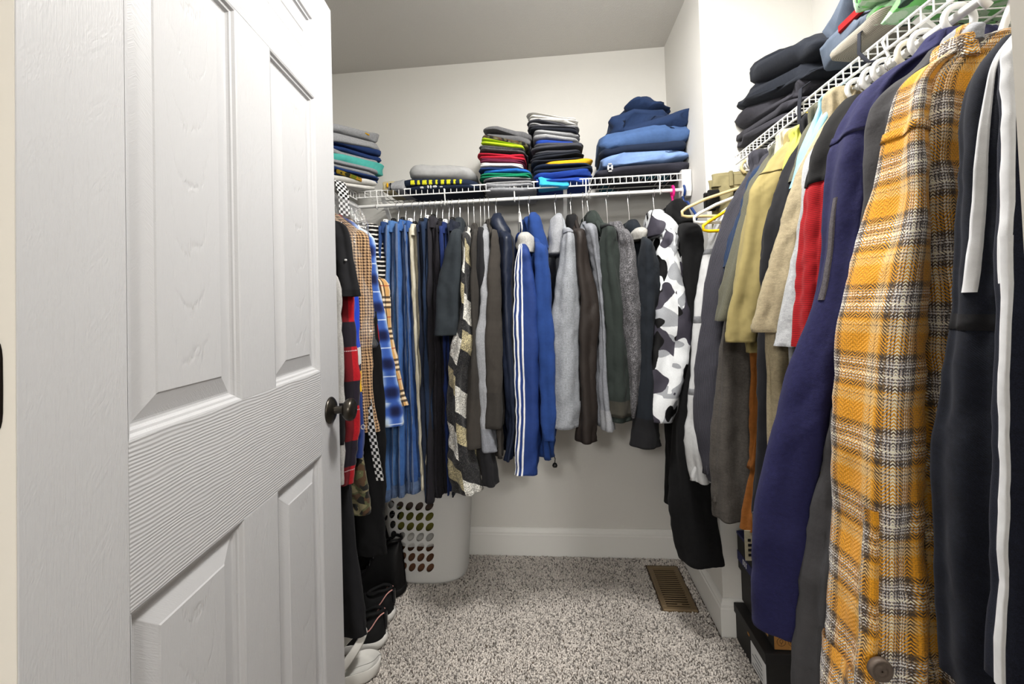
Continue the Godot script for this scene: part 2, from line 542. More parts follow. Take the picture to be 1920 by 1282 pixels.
# s: name, label, category, rod, pos, mat, sleeves rows, opts
func garment(called: String, label: String, category: String, rod: String, pos: float, m: String, sl: Array, o := {}) -> Node3D:
	var sd: float = fposmod(pos * 37.7 + label.length() * 0.37, 10.0)
	var y_sh: float = sl[0][0]
	var y_end: float = sl[-1][0]
	var y_neck: float = o.get("neck", y_sh + 0.06)
	var y_hem: float = o.get("hem", y_end - 0.02)
	var y0 := minf(y_hem, y_end) - 0.02
	var fr := rod_frame(rod, pos, y0)
	var group: String = {"b": "clothes hanging on the back rod", "r": "clothes hanging on the right rod", "l": "clothes hanging on the left rod"}[rod]
	var root := thing(called, label, category, fr[0], fr[1], group)
	var sh: float = o.get("sh", 0.19)
	var thick: float = o.get("thick", 0.015)
	var skew: float = o.get("skew", 0.0)
	var body := shifted(torso_rows(y_neck, y_sh, y_hem, sh, o.get("hemw", sh + 0.02), thick), y0)
	if o.get("follow", false):   # the torso narrows with the sleeve's outline towards the neck
		y_neck = y_sh + 0.03
		body = [[y_neck, 0.0, 0.0, 0.04, thick * 0.7], [y_neck - 0.012, 0.0, 0.0, maxf(0.05, sl[0][1] * 0.8), thick * 0.9]]
		var widest := 0.05
		for r in sl:
			if r[0] > y_hem + 0.06 and r[0] < y_neck - 0.02:
				widest = clampf(r[1], widest, 0.2)
				body.append([r[0], 0.0, 0.0, widest, thick])
		body.append([minf(y_hem, body[-1][0] - 0.05), 0.0, 0.0, maxf(widest, o.get("hemw", widest)), thick * 0.95])
		body = shifted(body, y0)
	var bm: Material = M[o.get("bmat", m)]
	var b := Buf.new()
	var bo := {"cols": 64, "ex": 0.75, "fold": o.get("bfold", thick * 0.4), "folds": o.get("bfolds", 9.0), "nz": 0.005, "sd": sd, "skew": skew, "sub": 6}
	loft(b, body, bo)
	part(root, "body", b, bm)
	# near sleeve in front, far sleeve behind
	var rows := shifted(sl, y0)
	var first: Array = rows[0]
	rows.push_front([first[0] + o.get("rise", 0.028), first[1] - o.get("rshift", 0.055), first[2] * 0.8, first[3] * 0.75, first[4] * 0.6])
	var slim := 0.03
	for r in sl:
		slim = minf(slim, minf(r[3], r[4]))
	var so := {"cols": 36, "fold": o.fold if o.get("calm", false) else maxf(o.get("fold", 0.004), minf(0.0085, slim * 0.3)), "folds": o.get("folds", 4.0), "nz": o.get("nz", 0.004), "sd": sd + 1.3, "sub": 7, "ex": o.get("ex", 0.9)}
	b = Buf.new()
	loft(b, rows, so)
	var near := part(root, "sleeve", b, M[o.get("smat", m)])
	b = Buf.new()
	var far := mirrored(rows, 0.2)
	var fo := so.duplicate()
	fo.cols = 18
	fo.sub = 4
	loft(b, far, fo)
	part(root, "sleeve", b, M[o.get("smat", m)])
	# extra strips on the near sleeve: [name, material, th0, th1, from, to, off]
	for e in o.get("strips", []):
		b = Buf.new()
		var q := so.duplicate()
		q.th0 = e[2]; q.th1 = e[3]; q.from = e[4]; q.to = e[5]; q.off = e[6]; q.slide = e[7] if e.size() > 7 else 0.0; q.cols = maxi(6, int((e[3] - e[2]) * 5.0)); q.hollow = false; q.cap = false
		loft(b, rows, q)
		part(near, e[0], b, M[e[1]])
	# bands round the near sleeve (cuffs, seams): [name, material, from, to, off]
	for e in o.get("bands", []):
		b = Buf.new()
		var q := so.duplicate()
		q.from = e[2]; q.to = e[3]; q.off = e[4]; q.hollow = e[3] > 0.99; q.cap = false
		loft(b, rows, q)
		part(near, e[0], b, M[e[1]])
	for e in o.get("bodybands", []):
		b = Buf.new()
		var q := bo.duplicate()
		q.from = e[2]; q.to = e[3]; q.off = e[4]; q.hollow = e[3] > 0.99; q.cap = false
		loft(b, body, q)
		part(root, e[0], b, M[e[1]])
	# collar or hood rows in the same axes: [name, material, rows]
	for e in o.get("extra", []):
		b = Buf.new()
		loft(b, shifted(e[2], y0), {"cols": 26, "ex": 0.8, "fold": 0.003, "folds": 3.0, "nz": 0.005, "sd": sd + 4.0, "sub": 5, "hollow": e.size() > 3})
		part(root, e[0], b, M[e[1]])
	# small sewn-on pieces: [name, material, kind, place in the closet, size, text]
	for e in o.get("bits", []):
		var bt: MeshInstance3D
		if e[2] == "text":
			var tm := TextMesh.new()
			tm.text = e[5]
			tm.font_size = 64
			tm.pixel_size = e[4] / 64.0
			tm.depth = 0.002
			bt = part(root, e[0], tm, M[e[1]])
		elif e[2] == "button":
			b = Buf.new()
			var rr: float = e[4]
			b.lathe(Vector3.ZERO, Vector3.BACK, [[0.001, -0.004], [rr, -0.004], [rr, 0.001], [rr * 0.86, 0.003], [rr * 0.7, 0.0015], [rr * 0.45, 0.0015], [rr * 0.38, 0.003], [rr * 0.2, 0.0022], [0.001, 0.0022]], 24)
			bt = part(root, e[0], b, M[e[1]])
		else:
			b = Buf.new()
			b.box(Vector3(-e[4][0], -e[4][1], -0.004), Vector3(e[4][0], e[4][1], 0.003), 0.001)
			bt = part(root, e[0], b, M[e[1]])
		bt.transform = root.transform.affine_inverse() * Transform3D(Basis(), Vector3(e[3][0], e[3][1], e[3][2]))
	return root

# trousers over a clip hanger: rows for the whole, split in two legs along the rod
func trousers(called: String, label: String, rod: String, pos: float, m: String, rows_in: Array, o := {}) -> Node3D:
	var sd: float = fposmod(pos * 51.3 + label.length() * 0.61, 10.0)
	var y0: float = rows_in[-1][0] - 0.01
	var fr := rod_frame(rod, pos, y0)
	var root := thing(called, label, o.get("category", "trousers"), fr[0], fr[1], {"b": "trousers hanging on the back rod", "r": "clothes hanging on the right rod", "l": "clothes hanging on the left rod"}[rod])
	var rows := shifted(rows_in, y0)
	for s in [-1.0, 1.0]:
		var leg := []
		for r in rows:
			leg.append([r[0] - (0.012 if s > 0 else 0.0), r[1] + s * 0.008, r[2] + s * r[4] * 0.5, r[3], r[4] * 0.52])
		var b := Buf.new()
		var lo := {"cols": 36, "ex": 0.7, "fold": o.get("fold", 0.003), "folds": 5.0, "nz": 0.005, "sd": sd + s, "sub": 8}
		loft(b, leg, lo)
		var l := part(root, "leg", b, M[m])
		if o.has("hemmat"):
			b = Buf.new()
			var q := lo.duplicate()
			q.from = 0.955; q.to = 1.0; q.off = 0.0015; q.cap = false
			loft(b, leg, q)
			part(l, "hem", b, M[o.hemmat])
		if o.get("seam", false):
			b = Buf.new()
			var q := lo.duplicate()
			q.from = 0.02; q.to = 0.97; q.off = 0.0015; q.cap = false; q.th0 = -0.1; q.th1 = 0.12; q.cols = 4
			loft(b, leg, q)
			part(l, "side_seam", b, M[o.get("seammat", m)])
	# waistband
	var r0: Array = rows[0]
	var b2 := Buf.new()
	loft(b2, [[r0[0] + 0.006, r0[1], r0[2], r0[3] * 0.99, r0[4] * 1.0], [r0[0] - 0.018, r0[1], r0[2], r0[3] * 1.0, r0[4] * 1.06], [r0[0] - 0.04, r0[1], r0[2], r0[3] * 1.01, r0[4] * 1.08]], {"cols": 40, "ex": 0.7, "fold": 0.002, "folds": 6.0, "nz": 0.003, "sd": sd})
	part(root, "waistband", b2, M[o.get("wmat", m)])
	if o.get("loops", true):
		for s in [-0.5, 0.6]:
			var b3 := Buf.new()
			b3.box(Vector3(r0[1] + r0[3] * s - 0.006, r0[0] - 0.045, r0[2] - r0[4] * 1.2 - 0.004), Vector3(r0[1] + r0[3] * s + 0.006, r0[0] + 0.008, r0[2] - r0[4] * 1.02 + 0.002), 0.002)
			part(root, "belt_loop", b3, M[m])
	if o.has("patch"):
		var b4 := Buf.new()
		b4.box(Vector3(r0[1] + r0[3] * 0.3, r0[0] - 0.145, r0[2] - r0[4] * 1.25 - 0.004), Vector3(r0[1] + r0[3] * 0.6, r0[0] - 0.125, r0[2] - r0[4] * 0.9), 0.002)
		part(root, "leather_patch", b4, M[o.patch])
	return root

# hanger: kind "wire", "tube" or "clip"
func hanger(label: String, rod: String, pos: float, m: String, kind: String, drop := 0.085, lean := 0.0, hw := 0.125) -> Node3D:
	var fr := rod_frame(rod, pos, ROD_Y - drop - 0.1)
	var root := thing({"wire": "wire_hanger", "tube": "plastic_hanger", "clip": "clip_hanger"}[kind], label, "hanger", fr[0], fr[1] + lean, "hangers on the " + {"b": "back", "r": "right", "l": "left"}[rod] + " rod")
	var top := drop + 0.1
	var r: float = {"wire": 0.0017, "tube": 0.0052, "clip": 0.0018}[kind]
	var hk := []
	var hr := 0.0175 if kind != "tube" else 0.0225
	for k in 13:
		var a := deg_to_rad(-60.0 + 240.0 * k / 12.0)
		hk.append(Vector3(-cos(a) * hr * -1.0, top + sin(a) * hr - 0.006, 0))
	hk.append(Vector3(-hr * 0.92, top - 0.02, 0))
	hk.append(Vector3(-0.004, top - drop * 0.5, 0))
	hk.append(Vector3(0, 0.102, 0))
	var b := Buf.new()
	b.tube(hk, r, 8)
	part(root, "hook", b, M[m if kind == "tube" else "chrome"])
	if kind == "clip":
		b = Buf.new()
		b.tube([Vector3(-0.15, 0.1, 0), Vector3(0, 0.104, 0), Vector3(0.15, 0.1, 0)], 0.002, 6)
		part(root, "bar", b, M.chrome)
		for s in [-1.0, 1.0]:
			b = Buf.new()
			b.box(Vector3(s * 0.14 - 0.009, 0.074, -0.009), Vector3(s * 0.14 + 0.009, 0.107, 0.009), 0.003)
			part(root, "clip", b, M[m])
		return root
	if kind == "wire":
		b = Buf.new()
		b.lathe(Vector3(0, 0.06, 0), Vector3.UP, [[0.001, 0.0], [0.006, 0.0], [0.0065, 0.02], [0.0045, 0.034], [0.0035, 0.046], [0.001, 0.046]], 12)
		part(root, "neck", b, M[m])
	b = Buf.new()
	var pts := []
	for q in [[0.0, 0.1], [0.05, 0.088], [hw * 0.7, 0.058], [hw, 0.03], [hw + 0.016, 0.018], [hw + 0.016, 0.004], [hw, 0.0], [0.0, 0.0], [-hw, 0.0], [-hw - 0.016, 0.004], [-hw - 0.016, 0.018], [-hw, 0.03], [-hw * 0.7, 0.058], [-0.05, 0.088], [0.0, 0.1]]:
		pts.append(Vector3(q[0], q[1], 0))
	b.tube(pts, r if kind == "tube" else 0.0025, 8)
	part(root, "shoulder_arm", b, M[m])
	return root

# folded cloth: layers of rounded slabs. (p0, p1) the front edge's ends at the bottom, heights there, depth to the back
func pillow(b: Buf, w: float, h: float, d: float, sd: float, nz: float, e1 := 0.55, e2 := 0.4, tilt := 0.0, bow := 0.0, hr := 1.0, hl := 1.0) -> void:
	var rows := 13
	var cols := 46
	var p := PackedVector3Array()
	for r in rows:
		var ph := -PI / 2 + PI * r / (rows - 1)
		var cp := pow(maxf(cos(ph), 0.0), e1)
		var sp := signf(sin(ph)) * pow(absf(sin(ph)), e1)
		for c in cols + 1:
			var a := TAU * c / cols
			var x := signf(cos(a)) * pow(absf(cos(a)), e2) * cp * w * 0.5
			var z := signf(sin(a)) * pow(absf(sin(a)), e2) * cp * d * 0.5
			var f := x / w + 0.5
			var hh := h * lerpf(hl, hr, f)
			var y := sp * hh * 0.5 + hh * 0.5
			var nq := fn.get_noise_3d(x * 420.0 + sd * 91.0, y * 1500.0 + sd * 40.0, z * 420.0)
			var n2 := fn.get_noise_3d(x * 1100.0 + sd * 31.0, y * 2600.0, z * 1100.0 + sd * 71.0)
			y += nz * 1.1 * nq * (0.3 + 0.7 * f * (1.0 - f) * 4.0) + tilt * x - bow * (x / w) * (x / w) * 4.0
			z += nz * 2.2 * nq + nz * 1.1 * n2
			x += nz * 1.5 * n2
			p.append(Vector3(x, y, z))
	b.grid(p, rows, cols + 1, true, Vector3(0, h * 0.5, 0))

func folded(called: String, label: String, category: String, group: String, m: String, at: Vector3, turn: float, w: float, hl: float, hr: float, d: float, tilt: float, layers: int, o := {}) -> Node3D:
	var root := thing(called, label, category, at, turn, group)
	var sd: float = fposmod(at.x * 91.0 + at.y * 57.0 + w * 33.0, 10.0)
	var h := maxf(hl, hr)
	for k in layers:
		var b := Buf.new()
		var f := float(k) / layers
		pillow(b, w * (1.0 - 0.05 * fposmod(sd * (k + 1), 1.0)), h / layers * 1.12, d, sd + k, o.get("nz", 0.006), o.get("e1", 0.42), o.get("e2", 0.3), tilt, o.get("bow", 0.0), hr / h, hl / h)
		var off := Vector3((fposmod(sd * 7.3 * (k + 1), 1.0) - 0.5) * 0.01, f * h - h / layers * 0.06, (fposmod(sd * 3.7 * (k + 2), 1.0) - 0.5) * 0.014)
		# nested so that tapering layers rest on one another
		var lay := part(root, "folded_layer", b, M[(o.mats[k] if o.has("mats") else m)])
		lay.position = off
	for e in o.get("marks", []):   # printed or sewn marks on the front: [name, material, boxes of x, y, w, h]
		var b := Buf.new()
		for q in e[2]:
			var zz: float = d * 0.5 if q.size() < 5 else q[4]
			b.box(Vector3(q[0] - q[2] / 2, q[1] - q[3] / 2 + tilt * q[0], zz - 0.004), Vector3(q[0] + q[2] / 2, q[1] + q[3] / 2 + tilt * q[0], zz + 0.005), 0.003)
		part(root, e[0], b, M[e[1]])
	return root

const LAMPS := [2.3, 0.55, 3.1]   # energies: unseen closet lamp downwards and all round, added bedroom fill lamps

# ---------- the setting ----------
func slab(called: String, label: String, lo: Vector3, hi: Vector3, m: Material) -> void:
	var b := Buf.new()
	b.box(lo, hi)
	struct(called, b, m, label)

func baseboard(called: String, label: String, p: Vector3, q: Vector3, out: Vector3, e0 := 0.0, e1 := 0.0) -> void:
	# profile swept from p to q; e0/e1 lengthen the outer faces at the ends for mitred outside corners
	var prof := [[0.0, 0.0], [0.0155, 0.0], [0.0155, 0.1], [0.0125, 0.104], [0.0125, 0.112], [0.0085, 0.119], [0.0055, 0.127], [0.0045, 0.133], [0.0, 0.133]]
	var d := (q - p).normalized()
	var b := Buf.new()
	for k in prof.size() - 1:
		var a: Array = prof[k]
		var c: Array = prof[k + 1]
		var pa: Vector3 = p + out * a[0] + Vector3.UP * a[1] - d * e0 * a[0]
		var pc: Vector3 = p + out * c[0] + Vector3.UP * c[1] - d * e0 * c[0]
		var qa: Vector3 = q + out * a[0] + Vector3.UP * a[1] + d * e1 * a[0]
		var qc: Vector3 = q + out * c[0] + Vector3.UP * c[1] + d * e1 * c[0]
		b.quad(pa, qa, qc, pc, (out * (c[1] - a[1]) + Vector3.UP * absf(c[0] - a[0])).normalized())
	for s in 2:
		var o := p if s == 0 else q
		b.quad(o, o + out * 0.0155, o + out * 0.0125 + Vector3.UP * 0.112, o + Vector3.UP * 0.133, -d if s == 0 else d)
	struct(called, b, M.trim, label)

func room() -> void:
	var W: Material = M.wall
	slab("floor", "beige speckled carpet floor of the closet", Vector3(-2.4, -0.1, -2.2), Vector3(2.8, 0, 4.3), M.carpet_base)
	slab("ceiling", "flat off-white ceiling over the closet", Vector3(-2.4, CEIL, -2.2), Vector3(2.8, CEIL + 0.1, 4.3), M.ceiling)
	slab("wall_back", "pale grey back wall behind the hanging jackets", Vector3(LEFT - 0.1, 0, BACK - 0.1), Vector3(JOGX, CEIL, BACK), W)
	slab("wall_jog", "pale grey wall corner jutting in right of the back rod", Vector3(JOGX, 0, BACK - 0.1), Vector3(RIGHT + 0.1, CEIL, JOGZ), W)
	slab("wall_right", "pale grey wall behind the right shelf", Vector3(RIGHT, 0, JOGZ), Vector3(RIGHT + 0.1, CEIL, NEAR + 0.115), W)
	slab("wall_left", "pale grey wall behind the open door", Vector3(LEFT - 0.1, 0, BACK), Vector3(LEFT, CEIL, NEAR + 0.115), W)
	slab("wall_front_left", "closet wall left of the doorway", Vector3(LEFT, 0, NEAR), Vector3(-0.545, CEIL, NEAR + 0.115), W)
	slab("wall_front_right", "closet wall right of the doorway", Vector3(0.372, 0, NEAR), Vector3(RIGHT, CEIL, NEAR + 0.115), W)
	slab("wall_front_top", "closet wall above the doorway", Vector3(-0.545, 2.06, NEAR), Vector3(0.372, CEIL, NEAR + 0.115), W)
	slab("wall_bedroom_left", "bedroom wall left of the viewer", Vector3(-2.5, 0, NEAR), Vector3(-2.4, CEIL, 4.3), W)
	slab("wall_bedroom_right", "bedroom wall right of the viewer", Vector3(2.8, 0, NEAR), Vector3(2.9, CEIL, 4.3), W)
	slab("wall_bedroom_rear", "bedroom wall behind the viewer", Vector3(-2.5, 0, 4.3), Vector3(2.9, CEIL, 4.4), W)
	slab("wall_bedroom_side_left", "bedroom wall beside the closet on the left", Vector3(-2.5, 0, NEAR), Vector3(LEFT - 0.1, CEIL, NEAR + 0.115), W)
	slab("wall_bedroom_side_right", "bedroom wall beside the closet on the right", Vector3(RIGHT + 0.1, 0, NEAR), Vector3(2.9, CEIL, NEAR + 0.115), W)
	# door jambs
	var b := Buf.new()
	b.box(Vector3(-0.545, 0, NEAR), Vector3(-0.527, 2.06, NEAR + 0.118), 0.002)
	struct("trim_1", b, M.trim_cream, "cream door jamb at the left edge of the doorway")
	b = Buf.new()
	b.box(Vector3(0.3445, 0, NEAR), Vector3(0.372, 2.06, NEAR + 0.118), 0.002)
	struct("trim_2", b, M.trim_cream, "cream door jamb at the right edge of the doorway")
	b = Buf.new()
	b.box(Vector3(-0.527, 2.04, NEAR), Vector3(0.3445, 2.06, NEAR + 0.118), 0.002)
	struct("trim_3", b, M.trim_cream, "cream head jamb over the doorway")
	baseboard("baseboard_back", "white moulded baseboard along the back wall", Vector3(LEFT, 0, BACK), Vector3(JOGX, 0, BACK), Vector3.BACK)
	baseboard("baseboard_jog_side", "white baseboard beside the floor vent", Vector3(JOGX, 0, BACK), Vector3(JOGX, 0, JOGZ), Vector3.LEFT, 0.0, 1.0)
	baseboard("baseboard_jog_front", "white baseboard behind the stacked shoe boxes", Vector3(JOGX, 0, JOGZ), Vector3(RIGHT, 0, JOGZ), Vector3.BACK, 1.0, 0.0)
	baseboard("baseboard_left", "white baseboard along the left wall", Vector3(LEFT, 0, NEAR), Vector3(LEFT, 0, BACK), Vector3.RIGHT)
	baseboard("baseboard_right", "white baseboard along the right wall", Vector3(RIGHT, 0, JOGZ), Vector3(RIGHT, 0, NEAR), Vector3.LEFT)
	# carpet pile over the part of the floor that shows
	var tuft := Buf.new()
	tuft.lathe(Vector3.ZERO, Vector3.UP, [[0.0022, 0.0], [0.0029, 0.004], [0.0023, 0.007], [0.0002, 0.0085]], 5)
	var mm := MultiMesh.new()
	mm.transform_format = MultiMesh.TRANSFORM_3D
	mm.use_colors = true
	mm.mesh = tuft.mesh()
	var x0 := LEFT + 0.02
	var step := 0.0052
	var nx := int((RIGHT - x0) / step)
	var nzz := int(1.16 / step)
	mm.instance_count = nx * nzz
	var vent := Rect2(0.39, -2.03, 0.145, 0.3)
	for r in nzz:
		for c in nx:
			var x := x0 + (c + rng.randf() * 0.9) * step
			var z := BACK + 0.02 + (r + rng.randf() * 0.9) * step
			var s := 0.75 + 0.6 * rng.randf()
			if vent.has_point(Vector2(x, z)) or (x > JOGX - 0.02 and z < JOGZ + 0.02):
				s = 0.02
			var q := Basis(Vector3.UP, rng.randf() * TAU) * Basis(Vector3(rng.randf() - 0.5, 0, rng.randf() - 0.5).normalized(), 0.5 * rng.randf())
			mm.set_instance_transform(r * nx + c, Transform3D(q.scaled(Vector3(s, s * 0.9, s)), Vector3(x, -0.001, z)))
			var v := 0.5 + 0.24 * rng.randf() + 0.06 * fn.get_noise_2d(x * 500.0, z * 500.0)
			if rng.randf() < 0.12: v *= 0.35
			elif rng.randf() < 0.2: v *= 0.7
			mm.set_instance_color(r * nx + c, Color(v, v * 0.925, v * 0.855))
	var mi := MultiMeshInstance3D.new()
	mi.name = "carpet_pile"
	mi.multimesh = mm
	mi.material_override = M.pile
	add_child(mi, true)
	tag(mi, "short looped beige and brown speckled carpet pile on the closet floor", "carpet", "", "stuff")

func lamps() -> void:
	# unseen closet ceiling light, and two bedroom lights added behind the viewer as fill
	for q in [["unseen round flush ceiling light that lights the closet, out of view near the doorway", Vector3(0.2, CEIL, -0.94), 0.15, 1.0], ["added round fill light on the bedroom ceiling, out of view left of the viewer", Vector3(-0.8, CEIL, 2.5), 0.22, 1.6], ["added round fill light on the bedroom ceiling, out of view right of the viewer", Vector3(0.8, CEIL, 2.5), 0.22, 1.6]]:
		var o := thing("unseen_ceiling_lamp", q[0], "lamp", q[1], 0.0, "")
		var r: float = q[2]
		var b := Buf.new()
		b.lathe(Vector3(0, -0.02, 0), Vector3.UP, [[r + 0.012, 0.02], [r + 0.014, 0.0], [r, -0.004], [r, 0.004], [0.001, 0.012]], 40)
		part(o, "rim", b, M.trim)
		b = Buf.new()
		b.lathe(Vector3(0, -0.03, 0), Vector3.UP, [[r, 0.01], [r * 0.97, -0.004], [r * 0.7, -0.018], [r * 0.3, -0.026], [0.001, -0.028]], 40)
		part(o, "diffuser", b, M.lamp_glow)
		if q[3] == 1.0:   # a flat panel: most of its light falls straight down
			var d := AreaLight3D.new()
			d.name = "lamp_panel_light"
			d.area_size = Vector2(r * 1.6, r * 1.6)
			d.area_normalize_energy = true
			d.light_energy = LAMPS[0]
			d.light_color = Color(1.0, 0.99, 0.972)
			d.shadow_enabled = true
			d.rotation_degrees = Vector3(-90, 0, 0)
			d.position = Vector3(0, -0.065, 0)
			o.add_child(d)
		var l := OmniLight3D.new()
		l.name = "lamp_light"
		l.light_size = r * 0.8
		l.omni_range = 12.0
		l.omni_attenuation = 2.0
		l.light_energy = LAMPS[1] if q[3] == 1.0 else LAMPS[2]
		l.light_color = Color(1.0, 0.99, 0.972)
		l.shadow_enabled = true
		l.position = Vector3(0, -0.06 - r * 0.8, 0)
		o.add_child(l)

func door() -> void:
	var o := Node3D.new()
	o.name = "door_1"
	add_child(o)
	o.position = Vector3(-0.487, 0, -0.348)
	o.rotation.y = atan2(0.9931, -0.117)
	tag(o, "white six-panel closet door with embossed wood grain, swung open at the left", "door", "", "structure")
	var t := 0.035
	var y0 := 0.012
	var y1 := 2.035
	var ys := [[0.235, 0.866], [1.066, 1.737], [1.826, 1.935]]
	var xs := [[0.115, 0.336], [0.444, 0.648]]
	for q in [[0.0, 0.115], [0.648, 0.762]]:
		var b := Buf.new()
		b.box(Vector3(q[0], y0, -t), Vector3(q[1], y1, 0), 0.0005)
		part(o, "stile", b, M.door_v)
	for q in [[y0, 0.235], [0.866, 1.066], [1.737, 1.826], [1.935, y1]]:
		var b := Buf.new()
		b.box(Vector3(0.115, q[0], -t), Vector3(0.648, q[1], 0), 0.0005)
		part(o, "rail", b, M.door_h)
	for q in ys:
		var b := Buf.new()
		b.box(Vector3(0.336, q[0], -t), Vector3(0.444, q[1], 0), 0.0006)
		part(o, "mullion", b, M.door_v)
	var prof := [[0.0, 0.0], [0.003, -0.0012], [0.006, -0.0055], [0.0095, -0.0065], [0.0105, -0.009], [0.0125, -0.0115], [0.016, -0.0125], [0.019, -0.0122], [0.046, -0.0045], [0.048, -0.003]]
	for yq in ys:
		for xq in xs:
			var b := Buf.new()
			for k in prof.size() - 1:
				var a: Array = prof[k]
				var c: Array = prof[k + 1]
				var ra := [Vector3(xq[0] + a[0], yq[0] + a[0], a[1]), Vector3(xq[1] - a[0], yq[0] + a[0], a[1]), Vector3(xq[1] - a[0], yq[1] - a[0], a[1]), Vector3(xq[0] + a[0], yq[1] - a[0], a[1])]
				var rc := [Vector3(xq[0] + c[0], yq[0] + c[0], c[1]), Vector3(xq[1] - c[0], yq[0] + c[0], c[1]), Vector3(xq[1] - c[0], yq[1] - c[0], c[1]), Vector3(xq[0] + c[0], yq[1] - c[0], c[1])]
				for s in 4:
					b.quad(ra[s], ra[(s + 1) % 4], rc[(s + 1) % 4], rc[s], Vector3.BACK)
			var pm := part(o, "panel", b, M.door_plain)
			b = Buf.new()
			b.quad(Vector3(xq[0] + 0.048, yq[0] + 0.048, -0.003), Vector3(xq[1] - 0.048, yq[0] + 0.048, -0.003), Vector3(xq[1] - 0.048, yq[1] - 0.048, -0.003), Vector3(xq[0] + 0.048, yq[1] - 0.048, -0.003), Vector3.BACK)
			b.quad(Vector3(xq[0], yq[0], -t + 0.006), Vector3(xq[1], yq[0], -t + 0.006), Vector3(xq[1], yq[1], -t + 0.006), Vector3(xq[0], yq[1], -t + 0.006), Vector3.FORWARD)
			part(pm, "raised_field", b, M.door_field)
	# hinge edge, unpainted cream, with a rounded hinge leaf
	var eb := Buf.new()
	eb.box(Vector3(-0.0008, y0, -t), Vector3(0.001, y1, -0.0008), 0.0003)
	part(o, "hinge_edge", eb, M.trim_cream, "cream hinge edge of the door")
	for cy in [0.2, 1.153, 1.86]:
		var hp := []
		for k in 24:
			var a := TAU * k / 24.0
			hp.append(Vector3(-0.0022, cy + signf(sin(a)) * pow(absf(sin(a)), 0.42) * 0.0435, -0.027 + signf(cos(a)) * pow(absf(cos(a)), 0.42) * 0.0155))
		eb = Buf.new()
		for k in 24:
			eb.quad(Vector3(-0.0022, cy, -0.027), hp[k], hp[(k + 1) % 24], hp[(k + 1) % 24], Vector3.LEFT)
			eb.quad(hp[k], hp[(k + 1) % 24], hp[(k + 1) % 24] + Vector3(0.002, 0, 0), hp[k] + Vector3(0.002, 0, 0), hp[k] - Vector3(-0.0022, cy, -0.027))
		part(o, "hinge_leaf", eb, M.bronze, "dark bronze hinge leaf with rounded corners")
	# knob
	var k := Node3D.new()
	k.name = "knob"
	o.add_child(k)
	k.position = Vector3(0.702, 0.96, 0)
	k.set_meta("label", "dark pewter round door knob on a stepped rose")
	var b := Buf.new()
	b.lathe(Vector3.ZERO, Vector3.BACK, [[0.001, 0.0], [0.0335, 0.0], [0.0335, 0.003], [0.031, 0.006], [0.0285, 0.0065], [0.027, 0.009], [0.02, 0.012], [0.012, 0.0135], [0.001, 0.0135]], 40)
	part(k, "rose", b, M.pewter)
	b = Buf.new()
	b.lathe(Vector3.ZERO, Vector3.BACK, [[0.0105, 0.012], [0.0095, 0.02], [0.0095, 0.03], [0.011, 0.036]], 24)
	part(k, "shank", b, M.pewter)
	b = Buf.new()
	b.lathe(Vector3.ZERO, Vector3.BACK, [[0.001, 0.033], [0.012, 0.034], [0.02, 0.0365], [0.0265, 0.043], [0.0285, 0.05], [0.0275, 0.056], [0.024, 0.0605], [0.016, 0.0635], [0.001, 0.0645]], 40)
	part(k, "grip", b, M.pewter)

